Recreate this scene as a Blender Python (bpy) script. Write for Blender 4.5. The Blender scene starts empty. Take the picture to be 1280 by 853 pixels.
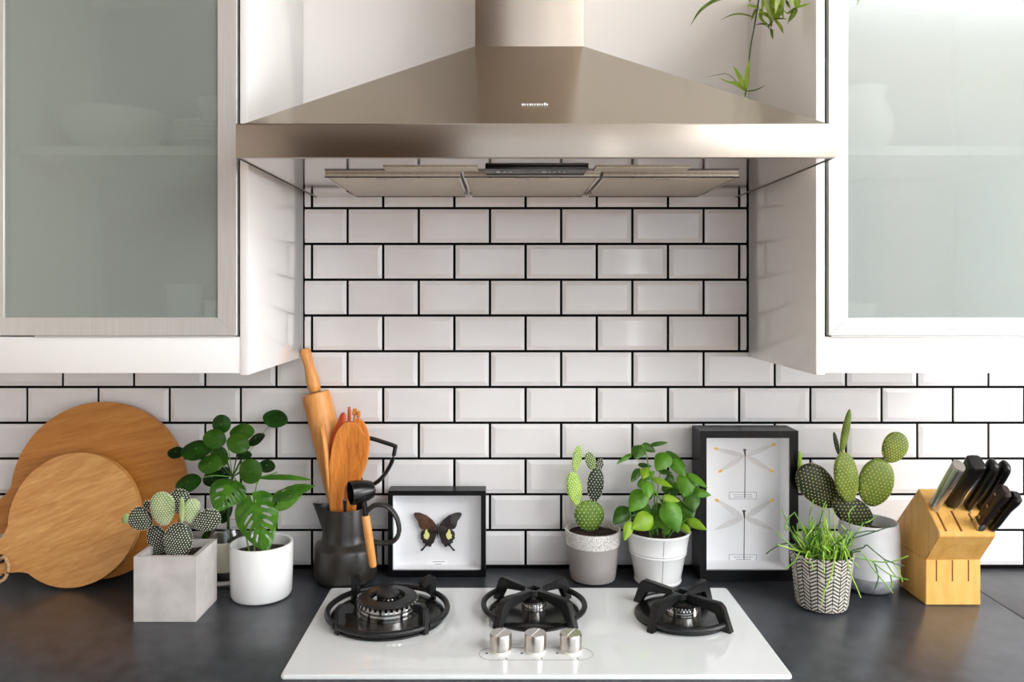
import bpy, bmesh, math, random
from mathutils import Vector, Matrix, noise
R = random.Random(7)
S = bpy.context.scene
COL = S.collection

# ------------------------------------------------------------------ camera, world, lights, exposure
F, D, VX, VY = 969.0, 1.66, 629.0, 364.0          # focal length in px, camera to wall, vanishing point (1280x853)
CT = 0.90                                         # worktop height
EYE = CT + 0.5928
cam = bpy.data.cameras.new('camera'); cam_o = bpy.data.objects.new('camera', cam); COL.objects.link(cam_o)
cam_o.location = (0, -D, EYE); cam_o.rotation_euler = (math.pi/2, 0, 0)
cam.sensor_width = 36; cam.lens = 36*F/1280
cam.shift_x = (640-VX)/1280; cam.shift_y = (VY-426.5)/1280
cam.clip_start = 0.02
S.camera = cam_o
w = bpy.data.worlds.new('world'); S.world = w; w.use_nodes = True
w.node_tree.nodes['Background'].inputs[0].default_value = (0.80, 0.90, 1.0, 1)
w.node_tree.nodes['Background'].inputs[1].default_value = 1.0
def area(name, loc, rot, sx, sy, power, col):
    l = bpy.data.lights.new(name, 'AREA'); l.shape = 'RECTANGLE'; l.size = sx; l.size_y = sy
    l.energy = power; l.color = col
    o = bpy.data.objects.new(name, l); COL.objects.link(o); o.location = loc; o.rotation_euler = rot
    return o
# daylight entering through the two windows of the room (behind and to the right of the camera)
area('daylight_rear_window', (.90, -3.66, 1.60), (math.pi/2, 0, math.pi), 2.7, 1.7, 108, (0.975, 0.99, 1.0))
area('daylight_corner_window', (3.05, -3.66, 1.60), (math.pi/2, 0, math.pi), .95, 1.7, 38, (0.975, 0.99, 1.0))
area('daylight_side_window', (3.66, -1.75, 1.62), (math.pi/2, 0, math.pi/2), 1.9, 1.3, 40, (0.975, 0.99, 1.0))
area('added_skylight', (2.5, -2.65, 3.16), (0, 0, 0), 1.9, 1.7, 70, (0.975, 0.99, 1.0))  # unseen skylight, added to brighten the reflection in the right door
S.view_settings.view_transform = 'Standard'; S.view_settings.look = 'None'
S.view_settings.exposure = 0.90; S.view_settings.gamma = 1.0; S.view_settings.use_curve_mapping = False
S.cycles.use_denoising = True
S.cycles.max_bounces = 10
S.cycles.sample_clamp_indirect = 6.0

# ------------------------------------------------------------------ helpers
def P(px, py, y):
    d = D + y
    return Vector(((px-VX)*d/F, y, EYE-(py-VY)*d/F))
def ppm(y): return F/(D+y)
def lin(c):
    c = c/255.0
    return c/12.92 if c <= .04045 else ((c+.055)/1.055)**2.4
def rgb(r, g, b): return (lin(r), lin(g), lin(b), 1)

class N:                                            # small node-tree writer
    def __init__(s, name):
        s.m = bpy.data.materials.new(name); s.m.use_nodes = True
        s.t = s.m.node_tree; s.b = s.t.nodes['Principled BSDF']
    def n(s, typ, **kw):
        x = s.t.nodes.new(typ)
        for k, v in kw.items(): setattr(x, k, v)
        return x
    def l(s, a, b): s.t.links.new(a, b)
    def set(s, **kw):
        for k, v in kw.items(): s.b.inputs[k.replace('_', ' ')].default_value = v
        return s
    def coord(s, scale=(1, 1, 1), rot=(0, 0, 0), out='Object'):
        tc = s.n('ShaderNodeTexCoord'); src = tc.outputs[out]
        if any(rot):
            mr = s.n('ShaderNodeMapping'); mr.inputs['Rotation'].default_value = rot; s.l(src, mr.inputs[0]); src = mr.outputs[0]
        mp = s.n('ShaderNodeMapping'); mp.inputs['Scale'].default_value = scale
        s.l(src, mp.inputs[0]); return mp.outputs[0]
    def noise(s, vec, scale, detail=3, rough=.5, dist=0):
        x = s.n('ShaderNodeTexNoise'); x.inputs['Scale'].default_value = scale
        x.inputs['Detail'].default_value = detail; x.inputs['Roughness'].default_value = rough
        x.inputs['Distortion'].default_value = dist; s.l(vec, x.inputs['Vector']); return x.outputs['Fac']
    def ramp(s, fac, stops):
        r = s.n('ShaderNodeValToRGB'); e = r.color_ramp.elements
        while len(e) < len(stops): e.new(.5)
        for q, (p, c) in zip(e, stops): q.position = p; q.color = c
        s.l(fac, r.inputs[0]); return r.outputs[0]
    def bump(s, fac, strength=.2, dist=.002):
        b = s.n('ShaderNodeBump'); b.inputs['Strength'].default_value = strength
        b.inputs['Distance'].default_value = dist; s.l(fac, b.inputs['Height']); s.l(b.outputs[0], s.b.inputs['Normal'])
    def math(s, op, a, b=None):
        x = s.n('ShaderNodeMath', operation=op)
        for i, v in enumerate((a, b)):
            if v is None: continue
            if isinstance(v, (int, float)): x.inputs[i].default_value = v
            else: s.l(v, x.inputs[i])
        return x.outputs[0]

def plain(name, col, rough=.5, metal=0, **kw):
    k = N(name); k.set(Base_Color=col, Roughness=rough, Metallic=metal, **kw); return k.m
def varied(name, c1, c2, scale=6, rough=.5, stretch=(1, 1, 1), bump=0, metal=0, detail=4, lo=.35, hi=.65, **kw):
    k = N(name); k.set(Roughness=rough, Metallic=metal, **kw)
    f = k.noise(k.coord(stretch), scale, detail)
    k.l(k.ramp(f, [(lo, c1), (hi, c2)]), k.b.inputs['Base Color'])
    if bump: k.bump(f, bump)
    return k.m
def wood(name, c1, c2, c3, rot=(0, 0, 0), grain=(3, 40, 40), rough=.42, scale=1.0):
    k = N(name); k.set(Roughness=rough)
    v = k.coord(grain, rot)
    f = k.noise(v, 2.2*scale, 5, .62, .6); g = k.noise(k.coord((grain[0]*2, grain[1]*5, grain[2]*5), rot), 2*scale, 2)
    mx = k.math('ADD', k.math('MULTIPLY', f, .75), k.math('MULTIPLY', g, .25))
    k.l(k.ramp(mx, [(.32, c1), (.5, c2), (.68, c3)]), k.b.inputs['Base Color']); k.bump(g, .05, .001)
    return k.m
def steel(name, col, rough, axis=(1, 0, 0), stretch=(1.5, 90, 90), aniso=.75):
    k = N(name); k.set(Metallic=1.0, Anisotropic=aniso)
    c = k.n('ShaderNodeCombineXYZ')
    for i in range(3): c.inputs[i].default_value = axis[i]
    k.l(c.outputs[0], k.b.inputs['Tangent'])
    f = k.noise(k.coord(stretch), 5, 3)
    k.l(k.ramp(f, [(.2, tuple(x*.96 for x in col[:3])+(1,)), (.8, col)]), k.b.inputs['Base Color'])
    k.l(k.math('ADD', k.math('MULTIPLY', f, .05), rough-.025), k.b.inputs['Roughness'])
    return k.m
def leafmat(name, c1, c2, trans=.35, rough=.38):
    k = N(name); k.set(Roughness=rough)
    f = k.noise(k.coord((1, 1, 1)), 38, 3)
    cr = k.ramp(f, [(.3, c1), (.7, c2)]); k.l(cr, k.b.inputs['Base Color'])
    t = k.n('ShaderNodeBsdfTranslucent'); k.l(cr, t.inputs[0])
    mx = k.n('ShaderNodeMixShader'); mx.inputs[0].default_value = trans
    k.l(k.b.outputs[0], mx.inputs[1]); k.l(t.outputs[0], mx.inputs[2])
    k.l(mx.outputs[0], k.t.nodes['Material Output'].inputs[0])
    return k.m

OFF = {}
def root(name, label=None, cat=None, loc=(0, 0, 0), group=None, kind=None):
    o = bpy.data.objects.new(name, None); COL.objects.link(o); o.location = loc; o.empty_display_size = .02
    OFF[o.name] = Vector(loc); tag(o, label, cat, group, kind); return o
def tag(o, label=None, cat=None, group=None, kind=None):
    for k, v in (('label', label), ('category', cat), ('group', group), ('kind', kind)):
        if v: o[k] = v
    return o
def finish(bm, angle=35, smooth=True):
    bmesh.ops.recalc_face_normals(bm, faces=bm.faces)
    for f in bm.faces: f.smooth = smooth
    if smooth:
        th = math.radians(angle)
        for e in bm.edges:
            if len(e.link_faces) == 2 and e.calc_face_angle(0) > th: e.smooth = False
def obj(name, bm, mat, parent=None, base=None, angle=35, smooth=True, recalc=True):
    """one mesh object; world-space geometry is moved so that its origin sits at `base` (or at the parent)"""
    if recalc: finish(bm, angle, smooth)
    off = OFF[parent.name] if parent else Vector(base or (0, 0, 0))
    me = bpy.data.meshes.new(name); bm.to_mesh(me); bm.free()
    me.transform(Matrix.Translation(-off))
    for m in (mat if isinstance(mat, (list, tuple)) else [mat]): me.materials.append(m)
    o = bpy.data.objects.new(name, me); COL.objects.link(o)
    if parent: o.parent = parent
    else: o.location = off
    OFF[o.name] = off
    return o
def copy_tree(o, delta=(0, 0, 0), parent=None, label=None):
    c = o.copy(); COL.objects.link(c)
    if parent: c.parent = parent
    else: c.location = o.location + Vector(delta)
    OFF[c.name] = OFF[o.name] + Vector(delta)
    if label: c['label'] = label
    for ch in list(o.children): copy_tree(ch, delta, c)
    return c
def box(bm, x0, x1, y0, y1, z0, z1, bev=0, seg=2, mat=0):
    r = bmesh.ops.create_cube(bm, size=1)
    vs = r['verts']
    for v in vs:
        v.co = Vector(((x0+x1)/2+v.co.x*(x1-x0), (y0+y1)/2+v.co.y*(y1-y0), (z0+z1)/2+v.co.z*(z1-z0)))
    fs = {f for v in vs for f in v.link_faces}
    for f in fs: f.material_index = mat
    if bev:
        es = list({e for v in vs for e in v.link_edges})
        bmesh.ops.bevel(bm, geom=es, offset=bev, segments=seg, profile=.5, affect='EDGES')
    return bm
def boxo(name, b, mat, parent=None, bev=0, **kw):
    bm = bmesh.new(); box(bm, *b, bev=bev); return obj(name, bm, mat, parent, **kw)
def lathe(bm, prof, c, seg=48, a0=0, close_bottom=True, close_top=False, sx=1, sy=1):
    rings = []
    for r, z in prof:
        if r < 1e-6: rings.append([bm.verts.new((c[0], c[1], c[2]+z))])
        else: rings.append([bm.verts.new((c[0]+sx*r*math.cos(a0+2*math.pi*i/seg), c[1]+sy*r*math.sin(a0+2*math.pi*i/seg), c[2]+z)) for i in range(seg)])
    for A, B in zip(rings, rings[1:]):
        for i in range(seg):
            j = (i+1) % seg
            if len(A) == 1 and len(B) == 1: continue
            if len(A) == 1: bm.faces.new((A[0], B[j], B[i]))
            elif len(B) == 1: bm.faces.new((A[i], A[j], B[0]))
            else: bm.faces.new((A[i], A[j], B[j], B[i]))
    if close_bottom and len(rings[0]) > 1: bm.faces.new(list(reversed(rings[0])))
    if close_top and len(rings[-1]) > 1: bm.faces.new(rings[-1])
    return bm
def frame_at(d, up=Vector((0, 0, 1))):
    d = d.normalized()
    if abs(d.dot(up)) > .97: up = Vector((1, 0, 0))
    u = d.cross(up).normalized(); v = u.cross(d).normalized()
    return u, v
def tube(bm, pts, rad, seg=8, flat=None, caps=True, closed=False, up=Vector((0, 0, 1))):
    """tube along pts; rad a number or list; flat=(a,b) scales the two cross axes"""
    pts = [Vector(p) for p in pts]; n = len(pts)
    rad = [rad]*n if isinstance(rad, (int, float)) else rad
    fa, fb = flat or (1, 1); rings = []
    for i, p in enumerate(pts):
        if closed: d = pts[(i+1) % n]-pts[i-1]
        else: d = pts[min(i+1, n-1)]-pts[max(i-1, 0)]
        u, v = frame_at(d, up)
        rings.append([bm.verts.new(p+u*(rad[i]*fa*math.cos(2*math.pi*k/seg))+v*(rad[i]*fb*math.sin(2*math.pi*k/seg))) for k in range(seg)])
    pairs = list(zip(rings, rings[1:]))+([(rings[-1], rings[0])] if closed else [])
    for A, B in pairs:
        for k in range(seg): bm.faces.new((A[k], A[(k+1) % seg], B[(k+1) % seg], B[k]))
    if caps and not closed:
        bm.faces.new(list(reversed(rings[0]))); bm.faces.new(rings[-1])
    return bm
def spline(pts, n=6):
    """Catmull-Rom through pts"""
    p = [Vector(q) for q in pts]; p = [2*p[0]-p[1]]+p+[2*p[-1]-p[-2]]; out = []
    for i in range(1, len(p)-2):
        for k in range(n):
            t = k/n
            out.append(.5*((2*p[i])+(p[i+1]-p[i-1])*t+(2*p[i-1]-5*p[i]+4*p[i+1]-p[i+2])*t*t+(3*p[i]-p[i-1]-3*p[i+1]+p[i+2])*t**3))
    out.append(p[-2]); return out
def prism(bm, poly, vec, mat=0):
    """polygon (list of Vectors) extruded by vec"""
    a = [bm.verts.new(p) for p in poly]; b = [bm.verts.new(Vector(p)+Vector(vec)) for p in poly]; n = len(a)
    fs = [bm.faces.new(a), bm.faces.new(list(reversed(b)))]
    for i in range(n): fs.append(bm.faces.new((a[i], b[i], b[(i+1) % n], a[(i+1) % n])))
    for f in fs: f.material_index = mat
    return bm

# ------------------------------------------------------------------ materials
m_wall = varied('wall_paint', rgb(236, 232, 228), rgb(240, 236, 232), 3, .6)
m_tile = varied('white_glazed_tile', rgb(226, 223, 223), rgb(232, 230, 230), 9, .09, bump=.02)
m_grout = varied('black_grout', rgb(5, 5, 6), rgb(12, 12, 13), 120, .9, bump=.2, Specular_IOR_Level=.1)
m_gloss = plain('white_gloss_panel', rgb(238, 236, 235), .10)
m_white = plain('white_satin_panel', rgb(240, 240, 240), .28)
m_inner = plain('dimmed_cabinet_interior', rgb(150, 150, 146), .6)  # grey stands in for the dimness inside the cabinets
m_gapshade = plain('painted_gap_shade', rgb(12, 14, 16), .8)
m_alu = varied('anodised_aluminium', rgb(206, 205, 202), rgb(214, 213, 210), 5, .42, stretch=(60, 60, 2), metal=.45)
m_hood = steel('brushed_hood_steel', rgb(172, 163, 153), .30, (0, 0, 1), (1.2, 120, 120), .95)
m_canopy = steel('brushed_canopy_steel', rgb(168, 161, 148), .20, (0, 0, 1), (1.2, 120, 120), .9)
m_hoodin = steel('polished_hood_underside', rgb(205, 198, 192), .10, (0, 1, 0), (2, 60, 60), .2)
m_filter = varied('filter_mesh', rgb(188, 180, 166), rgb(200, 193, 180), 300, .5, metal=.25, bump=.1)
m_black = plain('black_plastic', rgb(10, 10, 11), .25)
m_matblack = varied('matte_black_frame', rgb(6, 6, 8), rgb(12, 12, 14), 60, .34, Specular_IOR_Level=.25)
m_iron = varied('cast_iron', rgb(14, 14, 15), rgb(26, 26, 27), 220, .36, bump=.12, Specular_IOR_Level=.42)
m_enamel = plain('black_enamel', rgb(16, 17, 16), .22)
m_chrome = plain('chrome', rgb(205, 203, 200), .14, 1)
m_knob = steel('brushed_knob', rgb(206, 200, 194), .28, (0, 0, 1), (2, 2, 60), .5)
m_print = plain('grey_print', rgb(120, 122, 124), .5)
m_printk = plain('dark_print', rgb(40, 42, 46), .5)
m_printw = plain('white_print', rgb(235, 235, 235), .5)
m_hob = N('white_hob_glass').set(Base_Color=rgb(226, 230, 231), Roughness=.06, Coat_Weight=.3, Coat_Roughness=.03).m
m_hobedge = plain('hob_edge_glass', rgb(225, 232, 232), .12)
m_top = varied('slate_worktop', rgb(48, 51, 56), rgb(64, 67, 73), 30, .30, bump=.03, detail=6)
m_pot_white = plain('white_ceramic', rgb(242, 242, 241), .22)
m_enam_white = plain('white_enamel_metal', rgb(240, 240, 240), .24)
m_soil = varied('soil', rgb(22, 15, 11), rgb(70, 48, 34), 160, .95, bump=.9)
m_board = wood('board_wood', rgb(186, 124, 62), rgb(206, 148, 84), rgb(220, 168, 106), (0, math.radians(24), 0), (4, 60, 42))
m_board2 = wood('large_board_wood', rgb(164, 100, 36), rgb(186, 120, 50), rgb(198, 136, 64), (0, math.radians(14), 0), (3.5, 60, 38))
m_pin = wood('rolling_pin_wood', rgb(206, 132, 62), rgb(224, 154, 82), rgb(232, 168, 98), (0, 0, 0), (40, 40, 4))
m_spoon = wood('utensil_wood', rgb(176, 92, 26), rgb(212, 128, 48), rgb(226, 150, 70), (0, 0, 0), (60, 60, 5))
m_redwood = wood('reddish_utensil_wood', rgb(150, 52, 16), rgb(184, 72, 26), rgb(206, 98, 40), (0, 0, 0), (60, 60, 6))
m_block = wood('beech_block', rgb(222, 162, 78), rgb(236, 182, 98), rgb(242, 194, 114), (0, 0, 0), (26, 26, 5), .36, .8)
m_slot = plain('slot_shadow_wood', rgb(120, 62, 18), .7)
m_jug = varied('dark_stoneware', rgb(38, 35, 31), rgb(52, 48, 43), 40, .34, bump=.03)
m_jar = N('clear_glass').set(Base_Color=(1, 1, 1, 1), Roughness=.02, Transmission_Weight=1.0, IOR=1.45).m
m_rope = varied('hemp_rope', rgb(176, 132, 88), rgb(222, 186, 142), 300, .85, bump=.8)
m_holeshade = plain('painted_hole_shade', rgb(40, 26, 20), .8)
m_dish = plain('white_dish', rgb(240, 238, 234), .25)
m_floor = wood('oak_floor', rgb(120, 88, 58), rgb(150, 114, 78), rgb(168, 132, 96), (0, 0, 0), (2, 14, 14), .5)
m_roomwall = plain('room_wall', rgb(232, 226, 218), .8)
m_brown = wood('added_dresser_walnut', rgb(52, 38, 24), rgb(66, 48, 30), rgb(78, 58, 38), (0, 0, 0), (12, 12, 2))
m_speck = N('speckled_glaze')
f = m_speck.noise(m_speck.coord(), 620, 2, .6)
m_speck.l(m_speck.ramp(f, [(.40, rgb(120, 112, 110)), (.47, rgb(226, 222, 218))]), m_speck.b.inputs['Base Color']); m_speck.bump(f, .3, .001)
m_speck.set(Roughness=.6); m_speck = m_speck.m
m_greyglaze = varied('grey_glaze', rgb(150, 143, 139), rgb(160, 153, 150), 14, .12)
m_conc = varied('concrete', rgb(186, 180, 176), rgb(206, 200, 197), 22, .8, bump=.12, detail=8)
m_silver = varied('silver_leaf', rgb(176, 178, 182), rgb(206, 208, 212), 80, .42, metal=.55, bump=.1)
m_lpot = varied('pale_glaze', rgb(214, 214, 217), rgb(226, 226, 228), 20, .45, bump=.03)
# frosted cabinet glass
k = N('frosted_glass'); k.set(Base_Color=rgb(204, 214, 208), Roughness=.17, Transmission_Weight=.70, IOR=1.25, Coat_Weight=1.0, Coat_Roughness=.20, Coat_IOR=1.62); m_frost = k.m
def pane_glass(name, tint):
    k = N(name); t = k.n('ShaderNodeBsdfTransparent'); g = k.n('ShaderNodeBsdfGlossy'); g.inputs['Roughness'].default_value = .02
    t.inputs[0].default_value = tint
    lw = k.n('ShaderNodeLayerWeight'); lw.inputs[0].default_value = .5
    fr = k.math('ADD', k.math('MULTIPLY', k.math('POWER', lw.outputs['Facing'], 5.0), .6), .025)
    mx = k.n('ShaderNodeMixShader'); k.l(fr, mx.inputs[0]); k.l(t.outputs[0], mx.inputs[1]); k.l(g.outputs[0], mx.inputs[2])
    k.l(mx.outputs[0], k.t.nodes['Material Output'].inputs[0]); return k.m
m_pane = pane_glass('picture_glass', (1, 1, 1, 1))
m_wing = pane_glass('clear_wing', (.86, .84, .82, 1))
# herringbone pot: slanted dark strokes in upright columns
k = N('herringbone_glaze'); tc = k.n('ShaderNodeTexCoord'); sp = k.n('ShaderNodeSeparateXYZ'); k.l(tc.outputs['Object'], sp.inputs[0])
ang = k.math('ARCTAN2', sp.outputs[1], sp.outputs[0]); col_ = k.math('MULTIPLY', ang, 24/(2*math.pi))
zz = k.math('PINGPONG', col_, 1.0)
tri = k.math('MULTIPLY', zz, .72)
fr_ = k.math('FRACT', k.math('ADD', k.math('MULTIPLY', sp.outputs[2], 145.0), k.math('MULTIPLY', tri, 1.6)))
stroke = k.math('LESS_THAN', fr_, .40)
edge = k.math('LESS_THAN', k.math('ABSOLUTE', k.math('SUBTRACT', k.math('FRACT', col_), .5)), .44)
nb = k.noise(k.coord(), 90, 3)
inked = k.math('MULTIPLY', k.math('MAXIMUM', stroke, k.math('SUBTRACT', 1.0, edge)), k.math('GREATER_THAN', nb, .36))
mxr = k.n('ShaderNodeMix', data_type='RGBA'); k.l(inked, mxr.inputs[0])
mxr.inputs[6].default_value = rgb(214, 208, 196); mxr.inputs[7].default_value = rgb(38, 35, 33)
k.l(mxr.outputs[2], k.b.inputs['Base Color']); k.set(Roughness=.6); k.bump(inked, -.4, .001); m_herring = k.m

G = leafmat
m_pilea = [G('pilea_leaf', rgb(32, 74, 18), rgb(56, 108, 32), .2, .3), G('pilea_leaf_bright', rgb(62, 112, 28), rgb(92, 142, 46), .3, .3), G('pilea_leaf_deep', rgb(20, 48, 14), rgb(34, 74, 24), .15, .35)]
m_mon = [G('monstera_leaf', rgb(50, 106, 20), rgb(88, 146, 36), .3, .28), G('monstera_leaf_pale', rgb(96, 158, 52), rgb(132, 184, 74), .4)]
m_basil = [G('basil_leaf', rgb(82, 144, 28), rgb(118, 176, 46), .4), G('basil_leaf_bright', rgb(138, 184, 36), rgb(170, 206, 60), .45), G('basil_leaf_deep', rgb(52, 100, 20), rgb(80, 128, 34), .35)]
m_stem = plain('green_stem', rgb(112, 158, 70), .5)
m_stemd = plain('dark_stem', rgb(52, 78, 36), .6)
m_spider = [G('spider_leaf', rgb(156, 188, 56), rgb(198, 216, 100), .5), G('spider_leaf_deep', rgb(100, 122, 40), rgb(140, 160, 62), .4), G('spider_leaf_pale', rgb(196, 214, 130), rgb(214, 226, 160), .4)]
m_rhip = [plain('rhipsalis_green', rgb(112, 162, 46), .45), plain('rhipsalis_bright', rgb(158, 196, 72), .45), plain('rhipsalis_deep', rgb(40, 76, 32), .5)]
m_pad_dark = varied('cactus_dark', rgb(24, 34, 20), rgb(44, 58, 30), 40, .55)
m_pad_pale = varied('cactus_pale', rgb(132, 156, 96), rgb(164, 182, 122), 40, .55)
m_pad_green = varied('cactus_green', rgb(76, 106, 24), rgb(106, 138, 36), 40, .55)
m_pad_lime = varied('cactus_lime', rgb(126, 164, 40), rgb(158, 192, 58), 40, .55)
m_pad_olive = varied('cactus_olive', rgb(94, 116, 34), rgb(122, 142, 48), 40, .55)
m_areole = plain('white_areole', rgb(240, 238, 226), .9)
m_areole_y = plain('yellow_areole', rgb(222, 206, 120), .9)

# ------------------------------------------------------------------ setting
XC = 0.049                                          # centre of hood, niche and hob
NL, NR = (379-VX)/ppm(0), (935-VX)/ppm(0)           # niche sides at the wall
PX, PZ = 0.1526, 0.0767                             # tile pitch
ZT0 = EYE-(708-VY)/ppm(0)                           # lowest joint
wall = boxo('wall_back', (-2.1, 3.7, .004, .12, 0, 3.1), m_grout); tag(wall, 'white kitchen wall tiled with black grouted bevelled tiles', kind='structure')
TOPT = EYE+.26
bm = bmesh.new()
box(bm, -2.1, 3.7, -.0005, .0035, TOPT, 3.1); box(bm, -2.1, NL-.06, -.0005, .0035, EYE-.03, TOPT); box(bm, NR+.06, 3.7, -.0005, .0035, EYE-.03, TOPT)
pl = obj('plaster', bm, m_wall, wall); pl['kind'] = 'structure'
def tile_mesh(wd, ht, bl=True, br=True):
    bm = bmesh.new(); b = .009; t = .0045
    x0, x1, z0, z1 = -wd/2, wd/2, -ht/2, ht/2
    ol = [bm.verts.new(q) for q in ((x0, .006, z0), (x1, .006, z0), (x1, .006, z1), (x0, .006, z1))]
    md = [bm.verts.new(q) for q in ((x0, .0022, z0), (x1, .0022, z0), (x1, .0022, z1), (x0, .0022, z1))]
    bx0, bx1 = x0+(b if bl else 0), x1-(b if br else 0)
    ip = [bm.verts.new(q) for q in ((bx0, 0, z0+b), (bx1, 0, z0+b), (bx1, 0, z1-b), (bx0, 0, z1-b))]
    for A, B in ((ol, md), (md, ip)):
        for i in range(4): bm.faces.new((A[i], A[(i+1) % 4], B[(i+1) % 4], B[i]))
    bm.faces.new(ip); finish(bm, smooth=False)
    me = bpy.data.meshes.new('tile'); bm.to_mesh(me); bm.free(); me.materials.append(m_tile); return me
GW = .0054
full = tile_mesh(PX-GW, PZ-GW)
cut = {}
for r_ in range(12):
    zc = ZT0+PZ*(r_+.5); off = 0 if r_ % 2 == 0 else .5
    # parity: rows whose lower joint is at 708-44.8k
    shift = 0 if r_ % 2 == 0 else .5
    in_niche = zc-PZ/2 > EYE-(452-VY)/ppm(0)+.002
    if zc+PZ/2 > TOPT+.05: continue
    for c_ in range(-9, 11):
        xc = XC-.001+PX*(c_+.5+shift)
        x0, x1 = xc-PX/2+GW/2, xc+PX/2-GW/2
        if in_niche:
            a, b2 = max(x0, NL+.0035), min(x1, NR-.0035)
            if b2-a < .004: continue
        else:
            a, b2 = max(x0, -1.30), min(x1, 1.42)
            if b2-a < .02: continue
        if b2-a > PX-GW-.001: me = full; a, b2 = x0, x1
        else:
            key = round(b2-a, 4)
            if key not in cut: cut[key] = tile_mesh(b2-a, PZ-GW, a == x0 and key > .03, b2 == x1 and key > .03)
            me = cut[key]
        o = bpy.data.objects.new('tile', me); COL.objects.link(o); o.parent = wall
        o.location = ((a+b2)/2, -.0012, zc)
tag(boxo('floor', (-2.1, 3.7, -3.8, .12, -.05, 0), m_floor), 'oak board floor of the kitchen', kind='structure')
bm = bmesh.new()                                     # ceiling with an opening for the added skylight over the back right of the room
for q in ((-2.1, 1.5, -3.8, .12), (3.5, 3.7, -3.8, .12), (1.5, 3.5, -3.8, -3.55), (1.5, 3.5, -1.75, .12)): box(bm, *q, 3.1, 3.15)
tag(obj('ceiling', bm, m_wall), 'white painted ceiling with an opening for the added skylight', kind='structure')
tag(boxo('wall_left', (-2.15, -2.1, -3.8, .12, 0, 3.1), m_roomwall), 'plain left wall of the room', kind='structure')
def wall_with_holes(name, axis, pos, a0, a1, holes, mat, label):
    bm = bmesh.new(); a = a0
    parts = []
    for h0, h1, z0, z1 in holes: parts += [(a, h0, 0, 3.1), (h0, h1, 0, z0), (h0, h1, z1, 3.1)]; a = h1
    parts.append((a, a1, 0, 3.1))
    for (p, q, u, v) in parts:
        if axis == 'x': box(bm, pos, pos+.1, p, q, u, v)
        else: box(bm, p, q, pos-.1, pos, u, v)
    return tag(obj(name, bm, mat), label, kind='structure')
wall_with_holes('wall_right', 'x', 3.7, -3.8, .12, [(-2.75, -.75, .95, 2.3)], m_roomwall, 'right wall of the room with a window opening')
wall_with_holes('wall_front', 'y', -3.7, -2.1, 3.7, [(-.50, 2.30, .70, 2.5), (2.55, 3.55, .70, 2.5)], m_roomwall, 'rear wall of the room with wide window openings')
for nm, axis, pos, h0, h1, z0, z1 in (('window_1', 'y', -3.72, -.50, 2.30, .70, 2.5), ('window_2', 'y', -3.72, 2.55, 3.55, .70, 2.5), ('window_3', 'x', 3.72, -2.75, -.75, .95, 2.3)):
    bm = bmesh.new(); t = .035
    bars = [(h0, h0+t, z0, z1), (h1-t, h1, z0, z1), (h0, h1, z0, z0+t), (h0, h1, z1-t, z1), ((h0+h1)/2-t/2, (h0+h1)/2+t/2, z0, z1)]
    for p, q, u, v in bars:
        if axis == 'x': box(bm, pos-.045, pos-.005, p, q, u, v)
        else: box(bm, p, q, pos+.005, pos+.045, u, v)
    wo = tag(obj(nm, bm, m_white), 'white framed window', kind='structure')
# unseen dresser added at the back left to darken the hood's reflection
dr = root('added_dresser', 'added dark walnut dresser against the rear wall, reflected in the hood', 'dresser', (-1.2, -3.42, 0))
boxo('carcass', (-2.05, -.53, -3.68, -3.2, 0, 3.05), m_brown, dr, .004)
for i in range(3): boxo('door', (-2.04+i*.50, -1.55+i*.50, -3.2, -3.18, .06, 3.02), m_brown, dr, .004)

# worktop: two slabs meeting at a joint
JX = .942
tag(boxo('worktop', (-2.05, JX-.0008, -.62, -.0035, CT-.04, CT), m_top, base=(-.5, -.3, CT-.04), bev=.0015), 'long dark slate worktop carrying the hob and plants', 'worktop')
tag(boxo('worktop', (JX+.0008, 2.05, -.62, -.0035, CT-.04, CT), m_top, base=(1.4, -.3, CT-.04), bev=.0015), 'dark slate worktop slab right of the joint beyond the knife block', 'worktop')
for i in range(6):
    x0 = -1.75+i*.6
    b = root('base_cabinet', 'white flat-fronted base cabinet '+('at the closed end of the long worktop', 'below the chopping boards', 'below the dark jug', 'below the white hob', 'below the knife block', 'below the worktop slab past the joint')[i], 'cabinet', (x0+.3, -.3, 0), 'base cabinets under the worktop')
    boxo('body', (x0+.001, x0+.599, -.56, -.01, .1, CT-.04), m_white, b); boxo('plinth', (x0+.001, x0+.599, -.5, -.1, 0, .1), m_white, b)
    d_ = boxo('door', (x0+.003, x0+.597, -.58, -.56, .11, CT-.045), m_white, b, .002)
    boxo('handle', (x0+.2, x0+.4, -.60, -.58, CT-.1, CT-.085), m_alu, d_, .003)

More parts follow.
